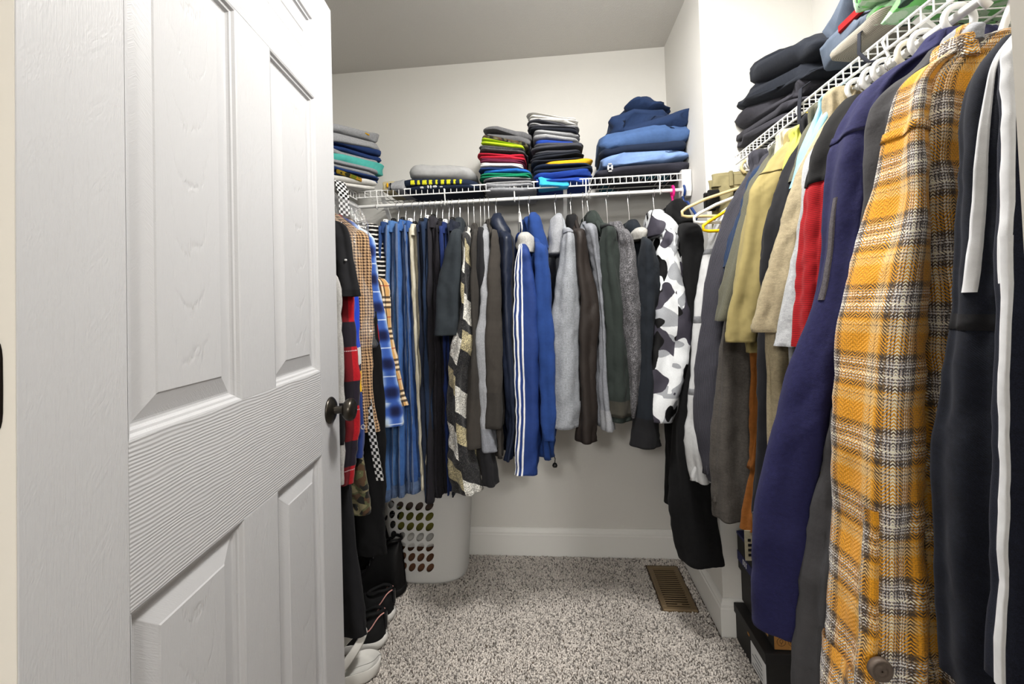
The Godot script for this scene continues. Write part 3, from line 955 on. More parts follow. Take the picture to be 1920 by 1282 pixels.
# ---------- wire shelves ----------
# along: unit vector of the front edge from 'o' (its left end); back: towards the wall
func wire_shelf(label: String, o: Vector3, along: Vector3, back: Vector3, length: float, depth: float, braces: Array, end_plate := -1.0) -> void:
	var root := thing("wire_shelf", label, "shelf", o, 0.0, "")
	var U := Vector3.UP
	var lip := 0.027
	for q in [["front_rail", 0.0, 0.0, 0.0032], ["lip_rail", 0.0, -lip, 0.003], ["back_rail", depth - 0.006, -0.004, 0.003], ["middle_rail", depth * 0.5, -0.0055, 0.0024]]:
		var b := Buf.new()
		var p0: Vector3 = back * q[1] + U * q[2]
		b.tube([p0, p0 + along * length], q[3], 8)
		part(root, q[0], b, M.white_wire)
	var w := Buf.new()
	w.tube([back * depth + U * 0.001, back * 0.003 + U * 0.0035, -back * 0.0025 + U * 0.001, -back * 0.003 - U * (lip + 0.002)], 0.0015, 6)
	var wm := w.mesh()
	var n := int(length / 0.0254)
	for k in n:
		var x := part(root, "deck_wire", wm, M.white_wire)
		x.position = along * (0.012 + k * 0.0254)
	var b := Buf.new()
	b.tube([U * (ROD_Y - o.y), along * length + U * (ROD_Y - o.y)], 0.0075, 12)
	part(root, "hang_rod", b, M.rod)
	# hooks that carry the rod
	for k in int(length / 0.3) + 1:
		b = Buf.new()
		var h := along * minf(0.09 + k * 0.3, length - 0.02)
		var y := ROD_Y - o.y
		b.tube([h + back * 0.004 + U * 0.002, h - back * 0.006 - U * 0.01, h + back * 0.004 + U * (y + 0.02), h + back * 0.0115 + U * y, h + back * 0.004 + U * (y - 0.011), h - back * 0.006 + U * (y - 0.010), h - back * 0.012 + U * (y + 0.003)], 0.0028, 8)
		part(root, "rod_hook", b, M.white_plastic)
	for q in braces:
		b = Buf.new()
		var a: Vector3 = along * q + back * 0.01 - U * 0.004
		var c: Vector3 = along * q + back * (depth - 0.004) - U * 0.3
		var side := along * 0.008
		var nrm := (c - a).cross(along).normalized() * 0.004
		for s in [-1.0, 1.0]:
			b.quad(a - side + nrm * s, a + side + nrm * s, c + side + nrm * s, c - side + nrm * s, nrm * s)
			b.quad(a + side * s - nrm, a + side * s + nrm, c + side * s + nrm, c + side * s - nrm, side * s)
		part(root, "support_brace", b, M.white_plastic)
	if end_plate > 0.0:
		b = Buf.new()
		var e := along * (length - 0.002)
		for s in [-1.0]:
			var q0 := e - back * 0.012 + U * 0.012
			var pts := [q0, q0 + back * 0.05, q0 + back * 0.05 - U * 0.105, q0 + back * 0.01 - U * 0.105, q0 - U * 0.085]
			var th := along * 0.036
			b.quad(pts[0], pts[1], pts[2], pts[3], -along)
			b.quad(pts[0], pts[3], pts[4], pts[4], -along)
			b.quad(pts[0] + th, pts[1] + th, pts[2] + th, pts[3] + th, along)
			for k in 5:
				var m: Vector3 = (pts[k] + pts[(k + 1) % 5]) * 0.5 - (e + back * 0.012 - U * 0.04)
				b.quad(pts[k], pts[(k + 1) % 5], pts[(k + 1) % 5] + th, pts[k] + th, m)
		part(root, "end_bracket", b, M.white_plastic)

# ---------- things on the floor ----------
func hamper() -> void:
	var root := thing("laundry_hamper", "tall white plastic laundry hamper with rows of slanted oval holes", "laundry basket", Vector3(-0.6, 0, -1.955))
	var H := 0.56
	var arc := PackedFloat32Array([0.0])
	for k in 720:
		var p0 := Vector2.ZERO
		var p1 := Vector2.ZERO
		for e in 2:
			var a := TAU * (k + e) / 720.0
			var q := Vector2(signf(cos(a)) * pow(absf(cos(a)), 0.72) * 0.208, signf(sin(a)) * pow(absf(sin(a)), 0.72) * 0.122)
			if e: p1 = q
			else: p0 = q
		arc.append(arc[k] + p0.distance_to(p1))
	var angle := func(s: float) -> float:
		var want := clampf(s, 0.0, 1.0) * arc[720]
		var j := clampi(arc.bsearch(want), 1, 720)
		return TAU * (j - 1 + (want - arc[j - 1]) / maxf(arc[j] - arc[j - 1], 1e-6)) / 720.0
	var shape := func(s: float, y: float, off: float) -> Vector3:
		var a: float = angle.call(s)
		var k := lerpf(0.86, 1.06, y / H)
		var corner := smoothstep(0.0, 0.02, y)
		var rx := (0.208 * k - 0.02 * (1.0 - corner)) - off
		var rz := (0.122 * lerpf(0.96, 1.03, y / H) - 0.02 * (1.0 - corner)) - off
		return Vector3(signf(cos(a)) * pow(absf(cos(a)), 0.72) * rx, y, signf(sin(a)) * pow(absf(sin(a)), 0.72) * rz)
	var b := Buf.new()
	# hole field in s (round the wall) and y; s = 0.25 faces the closet
	var s0 := 0.19
	var s1 := 0.395
	var ya := 0.062
	var yb := 0.372
	var cols := 5
	var rows := 7
	for side in 2:
		var off := 0.0025 * side
		var p := PackedVector3Array()
		for band_ in [[0.0, s0], [s0, s1], [s1, 1.0]]:
			for lev in [[0.0, ya], [ya, yb], [yb, H]]:
				if band_[0] == s0 and lev[0] == ya:
					continue
				p = PackedVector3Array()
				var nr := 9
				var nc := int(ceil((band_[1] - band_[0]) * 64.0)) + 2
				for r in nr:
					for c in nc:
						p.append(shape.call(lerpf(band_[0], band_[1], float(c) / (nc - 1)), lerpf(lev[0], lev[1], float(r) / (nr - 1)), off))
				b.grid(p, nr, nc, false, Vector3(0, (lev[0] + lev[1]) * 0.5, 0))
		# cells with a slanted oval hole
		for r in rows:
			for c in cols:
				var cs := (s1 - s0) / cols
				var cy := (yb - ya) / rows
				var m := Vector2(s0 + (c + 0.5) * cs, ya + (r + 0.5) * cy)
				p = PackedVector3Array()
				var N := 24
				for ring in 2:
					for k in N + 1:
						var a := TAU * k / N + PI / 4
						var q := Vector2(cos(a), sin(a))
						if ring == 0:
							q = q / maxf(absf(q.x), absf(q.y)) * 0.5
						else:
							q = Vector2(q.x * 0.42, q.y * 0.38 - q.x * 0.2)
						p.append(shape.call(m.x + q.x * cs, m.y + q.y * cy, off))
				b.grid(p, 2, N + 1, true, Vector3(0, m.y, 0))
				if side == 0:
					var rim := PackedVector3Array()
					for ring in 2:
						for k in N + 1:
							var a := TAU * k / N + PI / 4
							var q := Vector2(cos(a) * 0.42, sin(a) * 0.38 - cos(a) * 0.2)
							rim.append(shape.call(m.x + q.x * cs, m.y + q.y * cy, 0.0025 * ring))
					b.grid(rim, 2, N + 1, true)
	# base
	var pb := PackedVector3Array()
	for r in 2:
		for c in 49:
			var v: Vector3 = shape.call(c / 48.0, 0.002, 0.0)
			pb.append(v if r else Vector3(v.x * 0.01, v.y, v.z * 0.01))
	b.grid(pb, 2, 49, true)
	part(root, "shell", b, M.hamper)
	var rimpts := []
	for k in 65:
		rimpts.append(shape.call(k / 64.0, H, 0.0))
	b = Buf.new()
	b.tube(rimpts, 0.007, 8)
	part(root, "rim", b, M.hamper)
	# laundry in it
	var k := 0
	for q in [["crumpled brown laundry at the bottom of the hamper", "laundry_brown", 0.008, 0.13], ["crumpled white laundry inside the hamper", "laundry_white", 0.14, 0.06], ["crumpled olive laundry inside the hamper", "laundry_olive", 0.205, 0.09], ["crumpled grey brown laundry at the top of the hamper", "laundry_grey", 0.3, 0.12]]:
		var lb := Buf.new()
		pillow(lb, 0.33, q[3], 0.185, 3.0 + k, 0.013, 0.7, 0.7)
		var t := thing("crumpled_laundry", q[0], "laundry", Vector3(-0.6, q[2], -1.955), 0.0, "laundry in the hamper")
		part(t, "cloth", lb, M[q[1]])
		k += 1

func floor_vent() -> void:
	var root := thing("floor_vent", "tan metal floor register with a louvred grille in the carpet", "vent", Vector3(0.462, 0.0, -1.873))
	var hx := 0.066
	var hz := 0.1425
	var b := Buf.new()
	var y := 0.012
	b.box(Vector3(-hx, 0, -hz), Vector3(hx, y, -hz + 0.02), 0.003)
	b.box(Vector3(-hx, 0, hz - 0.022), Vector3(hx, y, hz), 0.003)
	b.box(Vector3(-hx, 0, -hz + 0.018), Vector3(-hx + 0.02, y, hz - 0.02), 0.003)
	b.box(Vector3(hx - 0.02, 0, -hz + 0.018), Vector3(hx, y, hz - 0.02), 0.003)
	part(root, "frame", b, M.vent)
	b = Buf.new()
	b.box(Vector3(-hx + 0.01, 0.0005, -hz + 0.01), Vector3(hx - 0.01, 0.0015, hz - 0.01))
	part(root, "duct_shade", b, M.duct_shade_black)  # flat dark plate standing in for the shade below the louvres
	var s := Buf.new()
	s.box(Vector3(-hx + 0.018, 0.0075, -0.0027), Vector3(hx - 0.018, 0.0112, 0.0027), 0.0008)
	var sm := s.mesh()
	for k in 18:
		var x := part(root, "louvre", sm, M.vent)
		x.position = Vector3(0, 0, -hz + 0.028 + k * (2 * hz - 0.058) / 17.0)
	b = Buf.new()
	b.box(Vector3(-0.004, 0.009, hz - 0.04), Vector3(0.014, 0.0145, hz - 0.024), 0.002)
	part(root, "lever", b, M.vent)

func shoe_boxes() -> void:
	# turned a little, as stacked in the corner
	var at := Vector3(0.615, 0.0, -1.385)
	var t := thing("shoe_box", "black lidded shoe box on the carpet at the bottom of the stack", "box", at, 0.0, "shoe boxes stacked in the corner")
	var b := Buf.new()
	b.box(Vector3(0.003, 0.001, -0.222), Vector3(0.32, 0.124, -0.003), 0.001)
	part(t, "tray", b, M.card_black)
	b = Buf.new()
	b.box(Vector3(-0.001, 0.098, -0.226), Vector3(0.324, 0.129, 0.001), 0.0012)
	part(t, "lid", b, M.card_black2)
	b = Buf.new()
	b.box(Vector3(0.0015, 0.012, -0.105), Vector3(0.0035, 0.088, -0.008))
	var lab := part(t, "size_label", b, M.paper, "white paper size label")
	for k in 4:
		b = Buf.new()
		b.box(Vector3(0.0008, 0.022 + 0.014 * k, -0.095 + 0.02 * (k % 2)), Vector3(0.0018, 0.026 + 0.014 * k, -0.03))
		part(lab, "printed_line", b, M.print_grey)
	b = Buf.new()
	b.box(Vector3(-0.0022, 0.1, -0.118), Vector3(-0.0006, 0.107, -0.105))
	part(t, "thumb_slot", b, M.kraft)
	# kraft and black box
	t = thing("shoe_box", "black and kraft shoe box with printed recycling icons, second in the stack", "box", Vector3(0.648, 0.131, -1.4), 0.0, "shoe boxes stacked in the corner")
	b = Buf.new()
	b.box(Vector3(0, 0, -0.222), Vector3(0.3, 0.118, -0.001), 0.001)
	part(t, "carton", b, M.card_black)
	b = Buf.new()
	b.box(Vector3(0.001, 0.001, -0.001), Vector3(0.299, 0.117, 0.001))
	var face := part(t, "end_panel", b, M.kraft, "kraft brown end panel")
	for k in 2:
		b = Buf.new()
		var c := Vector3(0.021 + 0.033 * k, 0.024, 0.0012)
		var ring := []
		for s in 25:
			ring.append(c + Vector3(cos(TAU * s / 24.0), sin(TAU * s / 24.0), 0) * 0.0125)
		b.tube(ring, 0.0006, 6)
		if k == 0:
			ring = []
			for s in 17:
				ring.append(c + Vector3(0, 0.002, 0) + Vector3(cos(TAU * s / 16.0) * 0.0045, sin(TAU * s / 16.0) * 0.0055, 0))
			b.tube(ring, 0.0006, 6)
			b.tube([c + Vector3(0, -0.0035, 0), c + Vector3(0, -0.0095, 0)], 0.0007, 6)
		else:
			for s in 4:
				b.tube([c + Vector3(-0.007 + 0.0042 * s, -0.0035, 0), c + Vector3(-0.0055 + 0.0042 * s, 0.004, 0)], 0.0006, 6)
		part(face, "printed_icon", b, M.print_brown)
	b = Buf.new()
	b.box(Vector3(-0.0012, 0.012, -0.13), Vector3(0.0005, 0.088, -0.036))
	var win := part(t, "side_window", b, M.kraft_art, "printed kraft picture on the side")
	for q in [[0.03, -0.11, 0.02, 0.03], [0.036, -0.085, 0.02, 0.012], [0.03, -0.062, 0.034, 0.009]]:
		b = Buf.new()
		b.box(Vector3(-0.002, q[0], q[1]), Vector3(-0.001, q[0] + q[2], q[1] + q[3]))
		part(win, "printed_shape", b, M.print_brown)
	# tall navy-banded box
	t = thing("shoe_box", "black box with a navy band and small white print, on top of the stack", "box", Vector3(0.637, 0.251, -1.42), 0.0, "shoe boxes stacked in the corner")
	b = Buf.new()
	b.box(Vector3(0, 0, -0.195), Vector3(0.28, 0.128, 0), 0.001)
	part(t, "carton", b, M.card_black)
	b = Buf.new()
	b.box(Vector3(-0.0015, 0.03, -0.196), Vector3(0.2815, 0.062, 0.0015))
	var nb := part(t, "printed_band", b, M.card_navy)
	for q in [0.0, 0.011, 0.022]:
		b = Buf.new()
		b.box(Vector3(-0.0024, 0.036, -0.15 + q), Vector3(-0.0012, 0.054, -0.146 + q))
		b.box(Vector3(-0.0024, 0.052, -0.15 + q), Vector3(-0.0012, 0.055, -0.142 + q))
		part(nb, "printed_letter", b, M.paper)
	b = Buf.new()
	b.box(Vector3(-0.0015, 0.12, -0.1965), Vector3(0.2815, 0.1295, 0.0015), 0.0008)
	part(t, "lid_edge", b, M.card_navy)

func sole_w(t: float, W: float) -> float:
	var heel := 0.8 * sqrt(maxf(1.0 - pow(maxf(0.18 - t, 0.0) / 0.18, 2.0), 0.0))
	var w := 0.8 + 0.04 * sin(t * 9.0) + 0.2 * smoothstep(0.4, 0.7, t)
	var toe := sqrt(maxf(1.0 - pow(maxf(t - 0.72, 0.0) / 0.28, 2.0), 0.0))
	return maxf(minf(w, 10.0) * (heel / 0.8 if t < 0.18 else 1.0) * toe, 0.02) * W * 0.5

func upper_h(t: float, ankle: float) -> float:
	var hh := lerpf(ankle, ankle * 0.92, smoothstep(0.0, 0.12, t))
	hh = lerpf(hh, ankle * 0.8, smoothstep(0.1, 0.38, t))
	hh = lerpf(hh, 0.062, smoothstep(0.36, 0.62, t))
	return lerpf(hh, 0.035, smoothstep(0.6, 0.97, t))

func shoe(called: String, label: String, at: Vector3, turn: float, L: float, W: float, sole_h: float, ankle: float, upper: String, sole: String, o := {}) -> Node3D:
	var root := thing(called, label, "shoe", at, turn, "shoes on the floor beside the hamper")
	var rows := 25
	var b := Buf.new()
	var p := PackedVector3Array()
	# sole: outline rings stacked in height
	for lev in [[0.0, 0.02], [0.0, 0.9], [0.15, 1.0], [0.55, 1.03], [0.9, 1.0], [1.0, 0.94], [1.0, 0.02]]:
		for k in 49:
			var q := k / 48.0
			var t := q * 2.0 if q <= 0.5 else (1.0 - q) * 2.0
			t = 0.5 - 0.5 * cos(PI * t)
			var s := 1.0 if q <= 0.5 else -1.0
			var spring := 0.012 * pow(maxf(t - 0.7, 0.0) / 0.3, 2.0)
			var heel_up := 0.006 * pow(maxf(0.1 - t, 0.0) / 0.1, 2.0)
			p.append(Vector3(L * (0.5 + (t - 0.5) * lev[1]), (lev[0] * sole_h) * (1.0 + 0.2 * maxf(0.3 - t, 0.0)) + spring + heel_up, s * sole_w(t, W) * lev[1]))
	b.grid(p, 7, 49, true, Vector3(L * 0.5, sole_h * 0.5, 0))
	part(root, "sole", b, M[sole])
	# upper
	b = Buf.new()
	p = PackedVector3Array()
	var nr := 28
	var nc := 25
	for r in nr:
		var t := 0.004 + 0.99 * r / (nr - 1)
		var hh := upper_h(t, ankle)
		if r == 0 : hh *= 0.85
		if r == nr - 1: hh = 0.006
		var w := sole_w(t, W) * 0.97
		var lean := 0.0
		for c in nc:
			var a := PI * c / (nc - 1)
			var top := pow(sin(a), 0.62)
			var narrow := lerpf(1.0, o.get("collar", 0.66), smoothstep(0.2, 1.0, top) * (1.0 - smoothstep(0.35, 0.7, t)))
			p.append(Vector3(L * t + (0.012 * top * (1.0 - smoothstep(0.0, 0.15, t))) + lean, sole_h * 0.92 + hh * top + 0.002 * fn.get_noise_3d(t * 900.0, c * 60.0, at.z * 300.0), cos(a) * w * narrow))
	b.grid(p, nr, nc, false, Vector3(L * 0.5, sole_h, 0))
	var up := part(root, "upper", b, M[upper])
	# opening with lining
	b = Buf.new()
	var ring := []
	for k in 25:
		var a := TAU * k / 24.0
		ring.append(Vector3(L * 0.2 + cos(a) * L * 0.155, sole_h * 0.92 + ankle * (0.985 if cos(a) < 0 else 0.93) - 0.012 * maxf(cos(a), 0.0), sin(a) * W * 0.5 * o.get("collar", 0.66) * 0.62))
	b.tube(ring, 0.006, 8)
	part(up, "collar", b, M[o.get("trimmat", upper)])
	if o.get("laces", true):
		for k in 5:
			b = Buf.new()
			var t := 0.38 + 0.055 * k
			var y := sole_h * 0.92 + upper_h(t, ankle)
			b.tube([Vector3(L * t, y - 0.012, -W * 0.2), Vector3(L * t, y, -W * 0.08), Vector3(L * (t + 0.012), y - 0.002, W * 0.08), Vector3(L * (t + 0.012), y - 0.014, W * 0.2)], 0.0026, 6)
			part(up, "lace", b, M[o.get("lacemat", upper)])
	if o.has("piping"):
		for s in [-1.0, 1.0]:
			b = Buf.new()
			var line := []
			for k in 9:
				var t := 0.012 + 0.26 * k / 8.0
				var dip := smoothstep(0.0, 1.0, k / 8.0)
				line.append(Vector3(L * t + 0.004, sole_h + ankle * lerpf(0.9, 0.42, smoothstep(0.1, 0.75, k / 8.0)), s * (sole_w(t, W) * lerpf(0.68, 0.95, dip) + 0.001)))
			b.tube(line, 0.0022, 6)
			part(up, "piping", b, M[o.piping])
		b = Buf.new()
		b.box(Vector3(-0.002, sole_h + ankle * 0.25, -0.011), Vector3(0.008, sole_h + ankle * 0.85, 0.011), 0.003)
		part(up, "heel_tab", b, M[o.get("tabmat", upper)])
	return root

func clog(called: String, label: String, at: Vector3, turn: float, m: String) -> void:
	var L := 0.285
	var W := 0.11
	var root := thing(called, label, "clog", at, turn, "")
	var b := Buf.new()
	var p := PackedVector3Array()
	for lev in [[0.0, 0.02, 0.0], [0.0, 0.9, 0.0], [0.012, 1.02, 0.0], [0.03, 1.04, 0.0], [0.044, 1.05, 0.0], [0.046, 1.0, 0.0], [0.034, 0.9, 0.0], [0.03, 0.8, 0.0], [0.03, 0.02, 0.0]]:
		for k in 49:
			var q := k / 48.0
			var t := q * 2.0 if q <= 0.5 else (1.0 - q) * 2.0
			t = 0.5 - 0.5 * cos(PI * t)
			var s := 1.0 if q <= 0.5 else -1.0
			p.append(Vector3(L * (0.5 + (t - 0.5) * lev[1]), lev[0] + 0.012 * pow(maxf(t - 0.7, 0.0) / 0.3, 2.0), s * sole_w(t, W) * lev[1]))
	b.grid(p, 9, 49, true, Vector3(L * 0.5, 0.015, 0))
	part(root, "footbed", b, M[m])
	b = Buf.new()
	p = PackedVector3Array()
	for r in 20:
		var t := 0.42 + 0.575 * r / 19.0
		var hh := 0.07 * sqrt(maxf(1.0 - pow((t - 0.42) / 0.6, 2.2), 0.0)) + 0.004
		for c in 25:
			var a := PI * c / 24.0
			p.append(Vector3(L * t - 0.03 * pow(sin(a), 3.0) * (1.0 - r / 19.0) * -1.0, 0.036 + hh * pow(sin(a), 0.7), cos(a) * sole_w(t, W) * 1.04))
	b.grid(p, 20, 25, false, Vector3(L * 0.6, 0.0, 0))
	part(root, "upper", b, M[m])
	b = Buf.new()
	p = PackedVector3Array()
	for r in 25:
		var a := -PI * 0.5 + PI * r / 24.0
		var c := Vector3(L * 0.45 - cos(a) * L * 0.3, 0.07 + L * 0.27 * cos(a), sin(a) * W * 0.47)
		for k in 9:
			var q := TAU * k / 8.0
			var o := Vector3(-cos(a) * 0.7, cos(a) * 0.7, sin(a)).normalized()
			p.append(c + o * cos(q) * 0.003 + Vector3(0.67, 0.74, 0) * sin(q) * (0.011 + 0.004 * absf(sin(a))))
	b.grid(p, 25, 9, true, null)
	part(root, "heel_strap", b, M[m])
	for s in [-1.0, 1.0]:
		b = Buf.new()
		b.lathe(Vector3(L * 0.455, 0.07, s * (W * 0.47 + 0.001)), Vector3(0, 0, s), [[0.001, 0.006], [0.007, 0.005], [0.0085, 0.0], [0.001, -0.001]], 16)
		part(root, "rivet", b, M.black_plastic, "black rivet")

func shoes() -> void:
	# heels towards the closet's middle, toes to the left wall
	shoe("sneaker", "black sneaker with white sole and pink piping, nearer the camera", Vector3(-0.632, 0.006, -1.525), PI + 0.22, 0.29, 0.1, 0.034, 0.088, "shoe_black", "sole_white", {"piping": "pink", "trimmat": "shoe_black", "tabmat": "shoe_shine"})
	shoe("sneaker", "black sneaker with white sole and pink piping, next to the boots", Vector3(-0.648, 0.006, -1.648), PI + 0.2, 0.29, 0.1, 0.034, 0.088, "shoe_black", "sole_white", {"piping": "pink", "trimmat": "shoe_black", "tabmat": "shoe_shine"})
	shoe("boot", "black lace-up leather boot nearest the laundry hamper", Vector3(-0.655, 0.006, -1.795), PI + 0.12, 0.3, 0.105, 0.034, 0.2, "leather_black", "sole_black", {"collar": 0.85})
	shoe("boot", "black leather boot deeper in beside the laced boot", Vector3(-0.7, 0.006, -1.9), PI + 0.1, 0.3, 0.105, 0.034, 0.26, "leather_black", "sole_black", {"collar": 0.85})
	clog("clog", "white foam clog with a heel strap and black rivets", Vector3(-0.615, 0.006, -1.412), PI + 0.5, "foam_white")
	var s := shoe("sneaker", "pale sneaker in front of the shoe boxes on the right", Vector3(0.715, 0.006, -1.235), -0.75, 0.27, 0.1, 0.03, 0.08, "foam_white", "sole_white", {"laces": true})
	s.set_meta("group", "shoes by the shoe boxes")
	s = shoe("loafer", "reddish brown leather shoe in front of the black shoe box", Vector3(0.63, 0.006, -1.215), -0.5, 0.27, 0.095, 0.02, 0.06, "leather_brown", "sole_black", {"laces": false})
	s.set_meta("group", "shoes by the shoe boxes")

func strip(called: String, label: String, category: String, pts: Array, w: float, side: Vector3, m: Material) -> void:
	var root := thing(called, label, category, pts[-1])
	var p := PackedVector3Array()
	for k in pts.size():
		var d: Vector3 = (pts[mini(k + 1, pts.size() - 1)] - pts[maxi(k - 1, 0)]).normalized()
		var nrm := d.cross(side).normalized() * 0.0015
		for q in [[-1, -1], [1, -1], [1, 1], [-1, 1], [-1, -1]]:
			p.append(pts[k] - pts[-1] + side * q[0] * w * 0.5 + nrm * q[1])
	var b := Buf.new()
	b.grid(p, pts.size(), 5, true)
	part(root, "webbing", b, m)

func left_extras() -> void:
	# clear film over the houndstooth jacket
	var b := Buf.new()
	loft(b, [[0.86, 0.0, 0.0, 0.03, 0.012], [0.84, 0.0, 0.0, 0.09, 0.03], [0.77, 0.0, 0.0, 0.17, 0.038], [0.5, 0.0, 0.0, 0.19, 0.042], [0.36, 0.0, 0.0, 0.2, 0.042], [0.3, 0.0, 0.0, 0.2, 0.042]], {"cols": 44, "fold": 0.006, "folds": 11.0, "nz": 0.012, "sd": 2.0, "hollow": false})
	var t := thing("garment_bag", "clear plastic garment film over the houndstooth jacket", "garment bag", Vector3(LRX, 0.78, -1.46))
	part(t, "film", b, M.bag)
	strip("belt", "black and white checkered fabric belt hanging below the polo shirt", "belt", [Vector3(-0.645, 0.9, -1.44), Vector3(-0.638, 0.84, -1.435), Vector3(-0.628, 0.78, -1.43), Vector3(-0.614, 0.7, -1.425), Vector3(-0.6, 0.63, -1.42)], 0.03, Vector3(0.96, 0.1, 0.25), M.check)
	strip("scarf", "black and white checkered strap at the top of the left rod", "strap", [Vector3(-0.842, 1.735, -1.62), Vector3(-0.812, 1.72, -1.6), Vector3(-0.79, 1.66, -1.585), Vector3(-0.785, 1.58, -1.58)], 0.045, Vector3(0.5, 0, -0.86), M.check)

func right_extras() -> void:
	var ch := thing("clip_hanger", "black clip hanger with two large clips holding the khaki olive trousers", "hanger", Vector3(RRX, 1.5, -1.53), PI, "hangers on the right rod")
	for q in [["hook", [Vector3(-0.016, 0.16, 0), Vector3(-0.012, 0.174, 0), Vector3(0, 0.18, 0), Vector3(0.012, 0.174, 0), Vector3(0.016, 0.16, 0), Vector3(0.004, 0.13, 0), Vector3(0, 0.08, 0)], 0.002], ["bar", [Vector3(-0.16, 0.075, 0), Vector3(0, 0.08, 0), Vector3(0.13, 0.075, 0)], 0.006]]:
		var hb := Buf.new()
		hb.tube(q[1], q[2], 8)
		part(ch, q[0], hb, M.black_plastic if q[0] == "bar" else M.chrome)
	for x in [0.115, 0.03]:
		var hb := Buf.new()
		hb.box(Vector3(x - 0.02, 0.02, 0.003), Vector3(x + 0.02, 0.085, 0.014), 0.004)
		hb.box(Vector3(x - 0.02, 0.02, -0.034), Vector3(x + 0.02, 0.085, -0.024), 0.004)
		hb.box(Vector3(x - 0.018, 0.066, -0.03), Vector3(x + 0.018, 0.08, 0.01), 0.003)
		part(ch, "clip", hb, M.black_plastic)
	strip("drawstring", "dark drawstring looped over the lip of the right shelf", "drawstring", [Vector3(0.69, 1.78, -0.96), Vector3(0.668, 1.765, -0.955), Vector3(0.662, 1.72, -0.95), Vector3(0.664, 1.69, -0.93), Vector3(0.672, 1.68, -0.91)], 0.008, Vector3(0, 0, 1), M.strap)
	strip("drawstring", "black drawstring hanging from the dark pile through the right shelf", "drawstring", [Vector3(0.69, 1.77, -1.17), Vector3(0.668, 1.755, -1.17), Vector3(0.662, 1.7, -1.17), Vector3(0.66, 1.64, -1.168)], 0.014, Vector3(0, 0, 1), M.strap)
	for q in [["hang_tag", "grey hang tag with black print beside the navy hoodie sleeve", Vector3(0.372, 0.742, -0.84), 0.012, 0.045, M.taggrey], ["hang_tag", "beige paper hang tag below the rust brown hem", Vector3(0.505, 0.515, -1.2), 0.013, 0.05, M.tagbeige]]:
		var t := thing(q[0], q[1], "tag", q[2])
		var b := Buf.new()
		b.box(Vector3(-q[3], 0, -0.0008), Vector3(q[3], q[4] * 1.6, 0.0008), 0.0004)
		var c := part(t, "card", b, q[5])
		b = Buf.new()
		for k in 4:
			b.box(Vector3(-q[3] * 0.4, 0.012 + 0.013 * k, 0.0006), Vector3(q[3] * (0.2 + 0.1 * (k % 3)), 0.019 + 0.013 * k, 0.0014))
		part(c, "print", b, M.black_plastic)
	# drawcord with toggle at the hem of the royal blue hoodie
	var d := thing("drawcord", "black hem drawcord with a toggle hanging under the royal blue hoodie", "cord", Vector3(-0.01, 0.62, -1.6))
	var cb := Buf.new()
	cb.tube([Vector3(0, 0.035, 0), Vector3(0.006, 0.02, 0), Vector3(0.004, 0.004, 0)], 0.0018, 6)
	part(d, "cord", cb, M.black_plastic)
	cb = Buf.new()
	cb.lathe(Vector3(0.004, -0.012, 0), Vector3.UP, [[0.001, 0.0], [0.008, 0.002], [0.01, 0.008], [0.006, 0.016], [0.001, 0.017]], 14)
	part(d, "toggle", cb, M.black_plastic)

